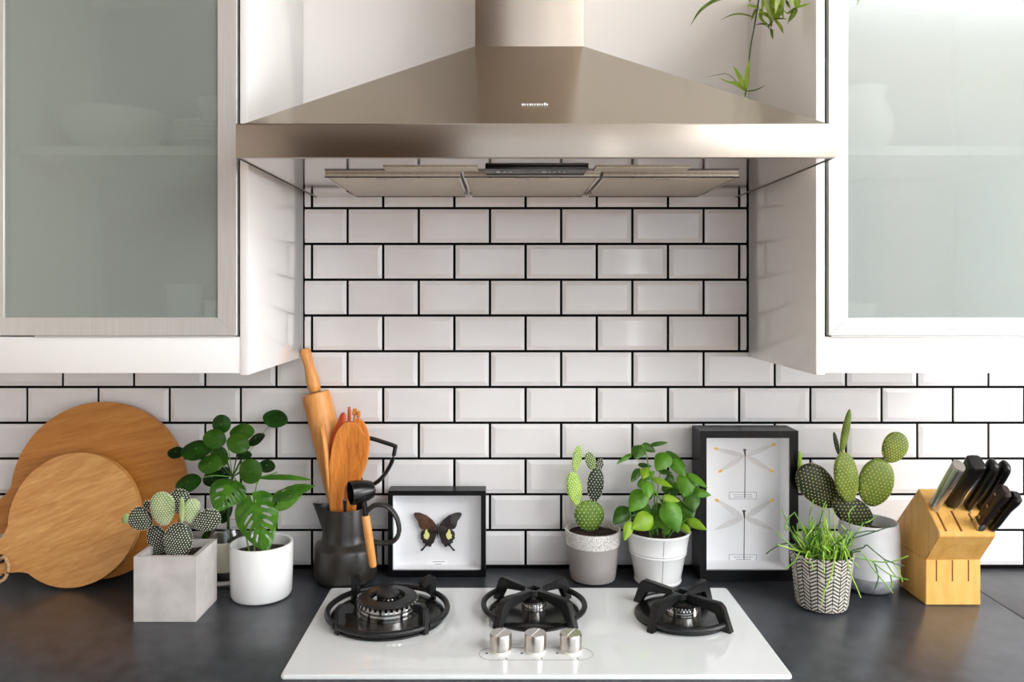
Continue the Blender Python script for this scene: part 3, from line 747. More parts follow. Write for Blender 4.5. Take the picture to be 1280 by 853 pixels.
for i in range(n):
    for j in range(n): bm.faces.new((gv[i][j], gv[i+1][j], gv[i+1][j+1], gv[i][j+1]))
obj('soil', bm, m_soil, cp_, angle=80)
def cr1(x, y): return 150+x/7.107, 600+y/7.107
for cx, cy_, hl, hw, an, yy, mt, dt, yw in (
        (340, 560, 160, 85, -17, -.21, m_pad_dark, m_areole, 0), (515, 555, 172, 125, 9, -.232, m_pad_dark, m_areole, 0),
        (185, 350, 112, 100, -62, -.222, m_pad_dark, m_areole, 0), (380, 258, 150, 108, -5, -.234, m_pad_pale, m_areole, 0),
        (528, 190, 108, 92, 6, -.212, m_pad_dark, m_areole, 0), (635, 280, 112, 62, 8, -.222, m_pad_pale, m_areole, .5),
        (768, 362, 130, 92, 66, -.224, m_pad_dark, m_areole, 0), (245, 225, 40, 36, 0, -.20, m_pad_dark, m_areole, 0)):
    pad(cp_, *cr1(cx, cy_), hl/7.107, hw/7.107, an, yy, mt, dt, yaw=yw, gap=.0050, dot=.00125)
pad(cp_, *cr1(550, 270), 120/7.107, 26/7.107, 0, -.25, m_pad_pale, None, thick=.8, egg=.05)
pad(cp_, *cr1(55, 345), 50/7.107, 34/7.107, 25, -.222, m_pad_pale, None, thick=.6, egg=.05)

# ------------------------------------------------------------------ monstera in white cylinder pot
c = Vector((P(327, 678, -.15).x, -.15, CT+.0004))
mo = root('potted_monstera', 'swiss cheese plant with holed leaves in a round white pot', 'potted plant', c)
obj('pot', lathe(bmesh.new(), [(.050, 0), (.0545, .002), (.0575, .008), (.0592, .06), (.0596, .100), (.0590, .1035), (.0565, .104), (.0540, .1025), (.0530, .095), (.0525, .075), (0, .075)], c, 64), m_pot_white, mo)
soil(mo, c, .0525, .084)
def cr2(x, y): return 205+x/4.374, 505+y/4.374
def P2(x, y, d): return P(*cr2(x, y), d)
hol = [(.20, .46, .030, .17), (.30, -.44, .034, .24), (.34, .48, .030, .22), (.44, -.50, .034, .27), (.48, .48, .032, .24), (.57, -.48, .032, .26), (.62, .46, .030, .22), (.70, -.42, .028, .22), (.74, .40, .024, .18), (.24, -.22, .02, .07), (.5, .16, .018, .06)]
leaf(mo, P2(488, 540, -.16), P2(560, 808, -.205), 232/4.374/ppm(-.18), m_mon[0], (.1, -1, .35), shape='heart', cup=.22, droop=.10, nu=60, nv=44, holes=hol, ribs=.016)
leaf(mo, P2(585, 518, -.15), P2(818, 438, -.17), 100/4.374/ppm(-.16), m_mon[0], (0, -.8, .9), shape='ovate', cup=.2, droop=.14, nu=40, nv=20, holes=[(.3, .5, .03, .14), (.45, -.45, .03, .16)], ribs=.02)
leaf(mo, P2(605, 585, -.158), P2(755, 500, -.172), 66/4.374/ppm(-.16), m_mon[1], (.1, -1, -.5), shape='ovate', cup=.1)
leaf(mo, P2(515, 402, -.11), P2(815, 398, -.12), 50/4.374/ppm(-.12), m_mon[0], (0, -.5, 1), shape='ovate', droop=.16, nu=16, ribs=.02)
leaf(mo, P2(365, 440, -.12), P2(285, 585, -.16), 195/4.374/ppm(-.14), m_mon[0], (.2, -1, .6), shape='heart', cup=.3, nu=50, nv=40, holes=[(.34, -.40, .075, .22), (.55, .38, .035, .22), (.34, .46, .035, .16), (.6, -.4, .03, .2)], ribs=.016)
base = c+Vector((.006, 0, .084))
for pts, mt in (([base, P2(615, 640, -.15), P2(605, 560, -.155), P2(592, 515, -.15)], m_stem), ([base, P2(540, 690, -.17), P2(505, 600, -.165), P2(500, 525, -.16)], m_stem),
                ([base-Vector((.02, 0, 0)), P2(500, 560, -.12), P2(515, 420, -.11), P2(620, 375, -.115)], m_stem), ([base-Vector((.03, 0, 0)), P2(430, 640, -.13), P2(380, 500, -.12), P2(380, 440, -.12)], m_stem)):
    stem(mo, pts, .0018, mt)

# ------------------------------------------------------------------ pilea in a glass jar behind
c = Vector((P(283, 700, -.075).x, -.075, CT+.0004))
pi_ = root('pilea_in_jar', 'round-leaved pilea plant standing in a glass jar behind the white pot', 'potted plant', c)
obj('glass_jar', lathe(bmesh.new(), [(.036, 0), (.040, .003), (.041, .02), (.041, .095), (.034, .108), (.034, .116), (.0315, .116), (.0315, .108), (.0385, .094), (.0385, .012), (0, .010)], c, 48), m_jar, pi_)
obj('jar_water', lathe(bmesh.new(), [(.036, .0125), (.038, .014), (.038, .026), (0, .026)], c, 32), varied('dark_gravel', rgb(14, 12, 10), rgb(40, 34, 28), 200, .6), pi_)
obj('paper_label', lathe(bmesh.new(), [(.0413, .030), (.0416, .031), (.0416, .088), (.0413, .089)], c, 48, close_bottom=False), plain('cream_label', rgb(226, 220, 198), .7), pi_)
hub = c+Vector((.004, 0, .10)); crown = P2(375, 400, -.085)
stem(pi_, [hub-Vector((0, 0, .07)), hub, (hub+crown)/2+Vector((-.004, 0, 0)), crown], (.0034, .0026), m_stemd, 'main_stem')
PL = [(312, 112, 52, 52, 0, -.10, 0, 1), (425, 150, 66, 40, -5, -.08, 1, 1), (175, 245, 82, 42, -3, -.13, 0, 1), (65, 263, 45, 26, -8, -.11, 2, 1), (275, 190, 62, 48, -25, -.115, 1, 1),
      (405, 215, 62, 46, -30, -.125, 1, 1), (500, 190, 52, 25, 22, -.10, 2, 1), (250, 326, 64, 43, -5, -.14, 1, 1), (130, 428, 70, 40, 5, -.135, 0, 1), (262, 402, 55, 42, 10, -.092, 2, 1),
      (470, 372, 64, 70, 0, -.15, 1, 1), (562, 337, 46, 27, -18, -.07, 2, 1), (610, 75, 68, 38, -20, -.05, 0, 1), (395, 465, 32, 34, 0, -.10, 2, 1), (300, 290, 50, 60, 20, -.095, 1, 1),
      (440, 275, 40, 16, -10, -.09, 2, 1), (262, 650, 34, 74, -12, -.085, 2, 1), (330, 590, 40, 70, -18, -.08, 2, 1), (330, 380, 36, 36, 0, -.085, 2, 1), (235, 725, 26, 40, -40, -.10, 2, 1)]
for x, y, rx, ry, an, dp, mi, fl in PL:
    lc = disc_leaf(pi_, *cr2(x, y), rx/4.374, ry/4.374, an, dp, m_pilea[mi], fl)
    st_ = crown if y < 480 else (hub+crown)/2
    mid = (st_+lc)/2+Vector((0, .006, .006))
    stem(pi_, [st_, mid, lc+Vector((0, .002, -.001))], .0011, m_stemd if mi else m_stem, 'petiole', 4, 5)

# ------------------------------------------------------------------ dark jug with utensils
jc = Vector((P(432, 700, -.0665).x, -.0665, CT+.0004))
jug = root('stoneware_jug', 'dark stoneware jug with spout and loop handle holding wooden utensils', 'jug', jc)
pr = [(.052, 0), (.058, .003), (.0635, .012), (.0648, .03), (.0640, .066), (.0610, .074), (.0505, .080), (.0478, .086), (.0462, .10), (.0445, .148), (.0440, .1500), (.0425, .1500), (.0420, .148), (.0435, .10), (.044, .08), (.044, .03), (0, .02)]
bm = lathe(bmesh.new(), pr, jc, 72)
for v in bm.verts:                                   # pull a spout out of the rim on the left
    dx, dy, z = v.co.x-jc.x, v.co.y-jc.y, v.co.z-jc.z
    if z > .105 and math.hypot(dx, dy) > .02:
        a = math.atan2(dy, -dx); k_ = max(0, (z-.105)/.045)**1.6; fa_ = math.exp(-(a/.36)**2)
        v.co.x -= .024*k_*fa_; v.co.z += .006*k_*fa_; v.co.y -= dy*.45*k_*fa_
obj('body', bm, m_jug, jug, angle=50)
hx = jc.x
hp_ = spline([(hx+.040, jc.y, jc.z+.136), (hx+.060, jc.y, jc.z+.152), (hx+.085, jc.y, jc.z+.150), (hx+.104, jc.y, jc.z+.128), (hx+.110, jc.y, jc.z+.100), (hx+.101, jc.y, jc.z+.080), (hx+.080, jc.y, jc.z+.074), (hx+.058, jc.y, jc.z+.076)], 6)
bm = bmesh.new(); tube(bm, hp_, .0058, 12, (1.5, .85)); obj('handle', bm, m_jug, jug)
# rolling pin
def axis_lathe(bm, p0, p1, prof, seg=28):
    """prof: (radius, distance along axis p0->p1)"""
    d = (p1-p0).normalized(); u, v = frame_at(d); rings = []
    for r, s in prof: rings.append([bm.verts.new(p0+d*s+(u*math.cos(2*math.pi*i/seg)+v*math.sin(2*math.pi*i/seg))*max(r, 1e-5)) for i in range(seg)])
    for A_, B_ in zip(rings, rings[1:]):
        for i in range(seg): bm.faces.new((A_[i], A_[(i+1) % seg], B_[(i+1) % seg], B_[i]))
    bm.faces.new(list(reversed(rings[0]))); bm.faces.new(rings[-1]); return bm
ytop = -.028; p_hi = P(381, 436, -.030); p_sh = P(394.5, 491, -.036)
ax = (p_sh-p_hi).normalized(); hlen = (p_sh-p_hi).length
p_end = p_hi+ax*(hlen+.262)
rp = root('rolling_pin', 'wooden rolling pin standing in the dark jug', 'rolling pin', p_end)
obj('roller', axis_lathe(bmesh.new(), p_sh, p_end, [(.024, 0), (.0285, .003), (.0293, .01), (.0293, .200), (.0275, .226), (.02, .228)], 40), m_pin, rp)
obj('handle', axis_lathe(bmesh.new(), p_hi, p_sh, [(.006, 0), (.0095, .002), (.0112, .008), (.0112, .02), (.0098, .036), (.0118, .052), (.0138, .066), (.0140, .078), (.0115, hlen-.003), (.0095, hlen-.001)], 28), m_pin, rp)
obj('collar', axis_lathe(bmesh.new(), p_sh-ax*.0012, p_sh, [(.0125, 0), (.0125, .0012)], 24), m_black, rp)
# flat wooden utensils: outline along an axis, in px
def flat_utensil(name, label, rows, y0_, y1_, mat, thick, curve=.0, cat='utensil'):
    """rows: (px, py, half width px) from the foot upward"""
    n = len(rows); bm = bmesh.new(); rings = []; dd = []
    for i, (px, py, hw) in enumerate(rows):
        yy = y0_+(y1_-y0_)*i/(n-1); dd.append((P(px, py, yy), hw/ppm(yy)))
    pts = spline([d_[0] for d_ in dd], 5)
    for i, p in enumerate(pts):
        t_ = i/5; k_ = min(int(t_), n-2); hw = dd[k_][1]+(dd[k_+1][1]-dd[k_][1])*(t_-k_)
        tg = pts[min(i+1, len(pts)-1)]-pts[max(i-1, 0)]; tg.normalize()
        nn = Vector((0, -1, 0)); nn = (nn-tg*nn.dot(tg)).normalized(); sd = tg.cross(nn)
        ring = []
        for j in range(16):
            a = 2*math.pi*j/16; s_, c_ = math.sin(a), math.cos(a)
            ring.append(bm.verts.new(p+sd*(hw*c_)+nn*(thick*(.5*s_)+curve*hw*(c_*c_))))
        rings.append(ring)
    for A_, B_ in zip(rings, rings[1:]):
        for j in range(16): bm.faces.new((A_[j], A_[(j+1) % 16], B_[(j+1) % 16], B_[j]))
    bm.faces.new(list(reversed(rings[0]))); bm.faces.new(rings[-1])
    return tag(obj(name, bm, mat, base=dd[0][0], angle=60), label, cat)
flat_utensil('wooden_spoon', 'large wooden spoon with broad bowl standing in the dark jug', [(424, 700, 6), (421, 650, 7), (420, 628, 8), (422, 606, 10), (427, 585, 15.5), (434, 565, 19), (439, 548, 19.5), (443, 537, 16), (446, 532, 8), (447, 530.5, 2)], -.085, -.085, m_spoon, .007, .25, 'spoon')
flat_utensil('wooden_spatula', 'slim wooden spatula seen edge on beside the rolling pin', [(419, 700, 2.8), (416, 640, 3.2), (412, 610, 3.2), (409, 580, 3.6), (406, 555, 3.6), (403, 538, 2.6), (403, 531, 1)], -.070, -.096, m_pin, .022, 0, 'spatula')
flat_utensil('wooden_spoon', 'wooden spoon mostly hidden behind the broad spoon', [(440, 700, 5), (439, 640, 6), (443, 600, 8), (448, 575, 12), (450, 550, 13), (449, 535, 10), (447, 527, 6), (446, 524, 2)], -.079, -.072, m_spoon, .007, .2, 'spoon')
flat_utensil('wooden_turner', 'reddish wooden turner behind the spoon head', [(430, 700, 5), (422, 620, 6), (418, 580, 6.5), (420, 552, 7), (426, 532, 6), (429, 520, 4), (430, 516, 1.5)], -.080, -.076, m_redwood, .006, 0, 'turner')
sf = root('salad_fork', 'reddish wooden salad fork with three prongs behind the spoons', 'fork', P(438, 700, -.06))
bm = bmesh.new(); tube(bm, [P(438, 700, -.060), P(438, 620, -.054), P(439, 560, -.048), P(439, 535, -.046)], [.004, .005, .007, .011], 10, (1, .45)); obj('shaft', bm, m_redwood, sf)
for px, top, pxb, rr in ((436.5, 509.5, 435, .0068), (443.5, 511, 440.5, .0048), (448.5, 514, 445, .0042)):
    bm = bmesh.new(); tube(bm, spline([P(pxb, 540, -.046), P((px+pxb)/2+.8, 524, -.046), P(px, top, -.051)], 5), [rr]*8+[rr*.97, rr*.9, rr*.7], 10, (1, .5)); obj('prong', bm, m_redwood if px < 440 else m_spoon, sf)
# black masher: flat loop on a handle
ms = root('potato_masher', 'black plastic masher with open triangular loop standing in the jug', 'masher', P(447, 690, -.06))
lp = [P(458, 547, -.052), P(470, 550, -.052), P(490, 556.5, -.052), P(496, 559, -.052)]
bm = bmesh.new(); tube(bm, lp, .0050, 8, (1.1, .9)); obj('grip_bar', bm, m_black, ms)
bm = bmesh.new(); tube(bm, spline([P(494.5, 558, -.052), P(490, 577, -.052), P(481, 593, -.052), P(471, 603, -.052), P(461, 607, -.052), P(453, 603, -.052), P(449.5, 595, -.052), P(451, 583, -.052), P(455, 565, -.052), P(459, 547, -.052)], 5), .0056, 8, (1.2, .8)); obj('loop', bm, m_black, ms)
bm = bmesh.new(); tube(bm, [P(460, 606, -.052), P(452, 640, -.058), P(446, 690, -.062)], .0045, 8); obj('shaft', bm, m_black, ms)
# black scoop with wooden handle hooked over the rim
sc = root('coffee_scoop', 'black scoop with pale wooden handle hanging over the jug rim', 'scoop', P(468, 708, -.150))
hd0, hd1 = P(438, 617, -.150), P(466, 612, -.128)
bm = bmesh.new(); axis_lathe(bm, hd0, hd1, [(.0205, .012), (.0215, .0), (.0235, 0), (.0234, .014), (.020, .034), (.0165, .044), (.008, .049)], 32); obj('scoop_head', bm, m_black, sc)
bm = bmesh.new(); tube(bm, spline([P(455, 612, -.142), P(455, 625, -.146), P(457, 646, -.146)], 4), .0052, 10); obj('neck', bm, m_black, sc)
q0, q1 = P(457, 645, -.146), P(466.5, 709, -.148); L_ = (q1-q0).length
obj('grip', axis_lathe(bmesh.new(), q0, q1, [(.0075, 0), (.0082, .002), (.0082, L_*.5), (.0074, L_-.004), (.006, L_)], 24), m_pin, sc)

# ------------------------------------------------------------------ framed specimens
def crf(x, y): return 480+x/6.56, 600+y/6.56
def box_frame(name, label, xa, xb, za, zb, yf, depth, mw, cat='picture frame'):
    fr = root(name, label, cat, ((xa+xb)/2, yf+depth/2, CT))
    l, r, t_, b_ = mw
    bm = bmesh.new()
    o_ = [(xa, za), (xb, za), (xb, zb), (xa, zb)]; i_ = [(xa+l, za+b_), (xb-r, za+b_), (xb-r, zb-t_), (xa+l, zb-t_)]
    fo = [bm.verts.new((x, yf, z)) for x, z in o_]; fi = [bm.verts.new((x, yf, z)) for x, z in i_]
    bo = [bm.verts.new((x, yf+depth, z)) for x, z in o_]; bi = [bm.verts.new((x, yf+depth, z)) for x, z in i_]
    for A_, B_ in ((fo, fi), (fi, bi), (bi, bo), (bo, fo)):
        for i in range(4): bm.faces.new((A_[i], A_[(i+1) % 4], B_[(i+1) % 4], B_[i]))
    bmesh.ops.bevel(bm, geom=[e_ for e_ in bm.edges if e_.calc_face_angle(0) > 1], offset=.001, segments=2, affect='EDGES')
    obj('frame', bm, m_matblack, fr)
    boxo('backing', (xa+l-.0008, xb-r+.0008, yf+depth-.008, yf+depth-.003, za+b_-.0008, zb-t_+.0008), m_paper, fr)
    bm = bmesh.new(); s = .0012                      # white inner walls of the box
    for p in ((xa+l, xa+l+s, za+b_, zb-t_), (xb-r-s, xb-r, za+b_, zb-t_), (xa+l, xb-r, za+b_, za+b_+s), (xa+l, xb-r, zb-t_-s, zb-t_)):
        box(bm, p[0], p[1], yf+.006, yf+depth-.008, p[2], p[3])
    obj('inner_lining', bm, m_paper, fr)
    boxo('glass', (xa+l+.0001, xb-r-.0001, yf+.003, yf+.0045, za+b_+.0001, zb-t_-.0001), m_pane, fr)
    return fr
m_paper = plain('white_backing_paper', rgb(240, 240, 242), .8)
yf = -.056; xa, xb = P(485, 700, yf).x, P(607, 700, yf).x; za, zb = CT+.0004, P(0, 614, yf).z
bf = box_frame('butterfly_frame', 'black box frame holding a mounted swallowtail butterfly', xa, xb, za, zb, yf, .040, (.0095, .0095, .0098, .0135))
ys = yf+.022
def poly3(pts, y): return [P(*crf(*p), y) for p in pts]
m_wingd = varied('dark_wing', rgb(22, 15, 13), rgb(44, 30, 24), 120, .6)
m_wingb = varied('brown_wing', rgb(48, 28, 12), rgb(98, 58, 24), 90, .6)
m_wingy = plain('cream_wing_patch', rgb(228, 230, 150), .7)
bm = bmesh.new(); tube(bm, [P(*crf(440, 360), ys), P(*crf(441, 400), ys), P(*crf(440, 440), ys), P(*crf(441, 480), ys)], [.0010, .0026, .0020, .0006], 10)
bod = obj('butterfly_body', bm, m_wingd, bf)
fw_ = [(438, 420), (436, 385), (400, 332), (350, 292), (290, 270), (258, 269), (243, 278), (250, 302), (278, 340), (288, 382), (306, 405), (360, 412)]
hw_ = [(432, 402), (360, 400), (325, 410), (306, 428), (300, 448), (304, 462), (300, 478), (308, 492), (318, 500), (316, 518), (332, 522), (338, 534), (322, 556), (298, 578), (304, 586), (318, 582), (346, 546), (362, 542), (370, 552), (386, 550), (392, 530), (408, 518), (424, 470), (434, 440)]
sp_ = [(345, 405), (336, 425), (334, 445), (322, 455), (330, 466), (326, 480), (342, 484), (350, 493), (364, 482), (374, 460), (370, 440), (357, 425), (355, 410)]
for mir, fm in ((False, m_wingb), (True, m_wingd)):
    mm = (lambda p: (882-p[0], p[1])) if mir else (lambda p: p)
    tl = Vector((0, .0007, 0))
    obj('hindwing', prism(bmesh.new(), poly3([mm(p) for p in hw_], ys+.001), tl), m_wingd, bod, smooth=False)
    obj('forewing', prism(bmesh.new(), poly3([mm(p) for p in fw_], ys-.0005), tl), fm, bod, smooth=False)
    obj('wing_patch', prism(bmesh.new(), poly3([mm(p) for p in sp_], ys-.0012), tl*.5), m_wingy, bod, smooth=False)
yb_ = yf+.040-.0082
def tag_label(parent, xp0, xp1, yp0, yp1, y, lines, border):
    a, b = P(xp0, yp1, y), P(xp1, yp0, y)
    lb = boxo('paper_label', (a.x, b.x, y-.0006, y-.0001, a.z, b.z), plain('label_paper', rgb(246, 246, 248), .8), parent)
    bm = bmesh.new(); h = (b.z-a.z)
    if border:
        for q in ((a.x, b.x, a.z, a.z+.0007), (a.x, b.x, b.z-.0007, b.z), (a.x, a.x+.0007, a.z, b.z), (b.x-.0007, b.x, a.z, b.z)): box(bm, q[0], q[1], y-.0008, y-.0005, q[2], q[3])
    for f0, f1, zf_ in lines:                         # rows of tiny illegible print
        x_ = a.x+(b.x-a.x)*f0; xe = a.x+(b.x-a.x)*f1
        while x_ < xe:
            wd = R.uniform(.0007, .0022); box(bm, x_, min(x_+wd, xe), y-.0008, y-.0005, a.z+h*zf_, a.z+h*zf_+.0011); x_ += wd+R.uniform(.0003, .0007)
    obj('print', bm, plain('label_ink', rgb(96, 100, 116), .8), lb)
tag_label(bf, 534, 561, 700, 706.5, yb_, [(.25, .80, .58), (.38, .68, .12)], False)
# dragonflies
yf = -.078; xa, xb = P(875, 700, yf).x, P(998, 700, yf).x; za, zb = CT+.0004, P(0, 539, yf).z
df = box_frame('dragonfly_frame', 'tall black box frame holding two mounted dragonflies', xa, xb, za, zb, yf, .066, (.0135, .0165, .0145, .0215))
ydf = yf+.035
def dragon(crop, bx_, by_, tail, wings):
    Q = lambda x, y, d=ydf: P(*crop(x, y), d)
    bm = bmesh.new(); tube(bm, [Q(bx_-2, by_), Q(bx_, by_+10), Q(bx_+6, by_+70)], [.002, .0022, .0012], 8)
    bd = obj('dragonfly_body', bm, m_wingd, df)
    bm = bmesh.new(); tube(bm, [Q(bx_-18, by_), Q(bx_-8, by_-4), Q(bx_+8, by_-4), Q(bx_+18, by_)], [.0008, .0016, .0016, .0008], 8); obj('head', bm, m_wingd, bd)
    bm = bmesh.new(); tube(bm, [Q(bx_+4, by_+60), Q(*tail)], [.0008, .0009], 6); obj('tail', bm, m_wingd, bd)
    for (x, y, wd, tip) in wings:
        s0 = Q(bx_+(14 if x > bx_ else -6), by_+62); e0 = Q(x, y)
        obj('wing', leaf_bm(s0, e0, wd, (0, -1, 0), shape='ovate', cup=.02, droop=0, nu=12, nv=4, thick=0), m_wing, bd)
        if tip:
            t0 = e0+(s0-e0)*.16; obj('wing_tip', leaf_bm(t0-Vector((0, .0006, 0)), e0-Vector((0, .0006, 0)), .0065, (0, -1, 0), shape='ovate', cup=.02, droop=0, nu=8, nv=4, thick=.0002), m_tip, bd)
m_tip = plain('amber_wing_tip', rgb(240, 184, 70), .6)
c4 = lambda x, y: (870+x/8.53, 530+y/8.53); c5 = lambda x, y: (870+x/7.755, 620+y/7.755)
dragon(c4, 520, 280, (520, 790), [(185, 258, .0105, 1), (235, 520, .0105, 1), (856, 212, .0105, 1), (826, 515, .0115, 1)])
dragon(c5, 465, 150, (465, 615), [(178, 28, .0120, 1), (168, 335, .0125, 0), (758, 28, .0120, 1), (756, 332, .0125, 0)])
ybk = yf+.066-.0082
tag_label(df, 911.5, 945.5, 615.5, 624, ybk, [(.15, .85, .58), (.18, .84, .25)], True)
tag_label(df, 911.5, 945.5, 693.5, 702, ybk, [(.15, .85, .58), (.24, .78, .25)], True)

# ------------------------------------------------------------------ green cactus in speckled grey pot
c = Vector((P(741, 700, -.062).x, -.062, CT+.0004))
gc = root('potted_prickly_cactus', 'small prickly pear in a grey glazed pot with speckled rim', 'potted plant', c)
obj('pot', lathe(bmesh.new(), [(.040, 0), (.0455, .003), (.048, .012), (.0545, .074), (.0548, .076)], c, 64), m_greyglaze, gc)
obj('pot_rim', lathe(bmesh.new(), [(.0549, .073), (.0557, .077), (.0573, .100), (.0568, .1030), (.0545, .1035), (.0530, .101), (.0515, .085), (0, .080)], c, 64, close_bottom=False), m_speck, gc)
soil(gc, c, .0518, .092)
cr4 = lambda x, y: (690+x/6.56, 545+y/6.56)
for cx, cy_, hl, hw, an, yy, mt, yw, gp in ((305, 655, 128, 122, 0, -.066, m_pad_green, 0, .0084), (184, 432, 140, 62, -9, -.07, m_pad_lime, .35, .0056), (205, 188, 112, 38, 9, -.07, m_pad_lime, .4, .005), (356, 402, 140, 68, 5, -.062, m_pad_dark, 0, .0066), (316, 206, 76, 42, -15, -.062, m_pad_green, .2, .005), (392, 238, 50, 29, 16, -.060, m_pad_dark, 0, .0046)):
    pad(gc, *cr4(cx, cy_), hl/6.56, hw/6.56, an, yy, mt, m_areole, yaw=yw, gap=gp, dot=.00125, egg=.06)

# ------------------------------------------------------------------ basil in white bucket pot
c = Vector((P(822, 700, -.074).x, -.074, CT+.0004))
ba = root('potted_basil', 'leafy basil plant in a white metal bucket pot', 'potted plant', c)
obj('pot', lathe(bmesh.new(), [(.043, 0), (.0465, .001), (.048, .005), (.0465, .008), (.0485, .02), (.0560, .058), (.0578, .060), (.0572, .063), (.0588, .066), (.0583, .069), (.0640, .100), (.0660, .102), (.0660, .105), (.0635, .1055), (.0620, .102), (.0590, .085), (0, .08)], c, 72), m_enam_white, ba)
bm = bmesh.new(); tube(bm, [c+Vector((0, -.0473, .008)), c+Vector((0, -.0487, .02)), c+Vector((0, -.0562, .058)), c+Vector((0, -.0585, .068)), c+Vector((0, -.0642, .100))], .0004, 5); obj('seam', bm, m_print, ba)
soil(ba, c, .060, .092)
cr3 = lambda x, y: (755+x/6.093, 540+y/6.093)
def P3(x, y, d): return P(*cr3(x, y), d)
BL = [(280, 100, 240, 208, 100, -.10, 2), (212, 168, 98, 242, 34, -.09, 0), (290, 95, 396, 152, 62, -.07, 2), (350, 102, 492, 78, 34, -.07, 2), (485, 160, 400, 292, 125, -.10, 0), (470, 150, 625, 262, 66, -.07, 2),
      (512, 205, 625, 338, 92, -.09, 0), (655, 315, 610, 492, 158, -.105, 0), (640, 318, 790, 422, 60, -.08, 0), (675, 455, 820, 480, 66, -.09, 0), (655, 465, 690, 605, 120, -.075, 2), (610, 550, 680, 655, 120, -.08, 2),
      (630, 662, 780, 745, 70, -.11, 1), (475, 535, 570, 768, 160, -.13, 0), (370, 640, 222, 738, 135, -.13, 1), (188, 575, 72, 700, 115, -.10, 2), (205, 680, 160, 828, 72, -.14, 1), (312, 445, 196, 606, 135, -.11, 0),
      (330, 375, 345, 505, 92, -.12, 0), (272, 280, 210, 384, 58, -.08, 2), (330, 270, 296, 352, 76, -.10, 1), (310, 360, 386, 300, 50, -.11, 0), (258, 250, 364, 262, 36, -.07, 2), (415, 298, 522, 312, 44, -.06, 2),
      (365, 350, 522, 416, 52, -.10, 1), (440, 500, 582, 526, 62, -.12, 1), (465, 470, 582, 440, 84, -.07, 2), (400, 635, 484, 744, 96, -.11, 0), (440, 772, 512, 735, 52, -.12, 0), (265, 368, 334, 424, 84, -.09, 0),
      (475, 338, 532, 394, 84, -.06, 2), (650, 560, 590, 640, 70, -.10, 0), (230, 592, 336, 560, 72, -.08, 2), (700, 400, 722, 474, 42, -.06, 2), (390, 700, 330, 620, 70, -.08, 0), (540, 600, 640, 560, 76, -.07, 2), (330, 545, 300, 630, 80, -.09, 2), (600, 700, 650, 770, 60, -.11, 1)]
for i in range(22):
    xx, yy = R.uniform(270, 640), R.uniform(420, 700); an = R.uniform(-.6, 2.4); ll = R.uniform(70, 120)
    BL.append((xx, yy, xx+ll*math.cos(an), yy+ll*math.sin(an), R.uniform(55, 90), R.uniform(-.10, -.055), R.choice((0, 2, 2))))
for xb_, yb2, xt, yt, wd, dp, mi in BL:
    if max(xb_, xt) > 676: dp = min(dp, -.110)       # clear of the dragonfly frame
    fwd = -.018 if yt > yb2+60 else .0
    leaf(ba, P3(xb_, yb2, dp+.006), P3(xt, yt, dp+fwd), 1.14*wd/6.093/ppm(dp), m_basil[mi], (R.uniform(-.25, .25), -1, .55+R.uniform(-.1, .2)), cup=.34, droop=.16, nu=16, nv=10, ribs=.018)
s0 = c+Vector((0, 0, .09))
for pts in ([s0, P3(400, 560, -.085), P3(425, 330, -.085), P3(480, 165, -.085)], [s0+Vector((-.01, .005, 0)), P3(385, 500, -.08), P3(345, 300, -.085), P3(315, 145, -.09), P3(285, 98, -.09)],
            [s0+Vector((.012, 0, 0)), P3(440, 560, -.1), P3(400, 470, -.1), P3(340, 380, -.1)], [s0+Vector((.02, -.01, 0)), P3(590, 640, -.095), P3(610, 480, -.095), P3(650, 320, -.09)],
            [s0+Vector((-.015, -.01, 0)), P3(300, 620, -.1), P3(215, 640, -.1), P3(190, 575, -.1)], [s0+Vector((.01, -.015, 0)), P3(450, 540, -.12), P3(500, 470, -.1)], [s0+Vector((.02, 0, 0)), P3(600, 690, -.1), P3(635, 662, -.105)]):
    stem(ba, pts, .0016, m_stem)

# ------------------------------------------------------------------ prickly pear in pale pot with silver foot
c = Vector((P(1086, 700, -.115).x, -.115, CT+.0004))
pp = root('potted_prickly_pear', 'yellow-dotted prickly pear in a pale round pot with silver base', 'potted plant', c)
obj('pot_base', lathe(bmesh.new(), [(.028, 0), (.040, .002), (.048, .008), (.0535, .018), (.0555, .028), (.0560, .0335)], c, 64), m_silver, pp)
obj('pot', lathe(bmesh.new(), [(.0560, .0335), (.0568, .045), (.0572, .08), (.0562, .120), (.0545, .133), (.0530, .1355), (.0510, .1350), (.0500, .131), (.0490, .105), (0, .10)], c, 64, close_bottom=False), m_lpot, pp)
soil(pp, c, .050, .112)
cr5 = lambda x, y: (985+x/5.331, 505+y/5.331)
for cx, cy_, hl, hw, an, yy, mt, yw, eg, gp in ((430, 720, 150, 92, -58, -.112, m_pad_dark, 0, -.05, .0078), (200, 550, 175, 112, -42, -.098, m_pad_dark, 0, .1, .0074), (388, 490, 168, 86, -8, -.128, m_pad_olive, .2, .02, .0076), (585, 525, 162, 118, 14, -.118, m_pad_olive, 0, .05, .0080), (710, 292, 106, 84, 24, -.122, m_pad_olive, 0, .12, .0060)):
    pad(pp, *cr5(cx, cy_), hl/5.331, hw/5.331, an, yy, mt, m_areole_y, yaw=yw, gap=gp, dot=.00135, egg=eg)
for cx, cy_, hl, hw, an, yy, mt in ((383, 185, 152, 25, 11, -.12, m_pad_olive), (322, 265, 80, 15, -12, -.115, m_pad_dark), (78, 385, 72, 13, 3, -.09, m_pad_lime)):
    pad(pp, *cr5(cx, cy_), hl/5.331, hw/5.331, an, yy, mt, m_areole_y, thick=.7, gap=.006, dot=.0006, egg=.0)

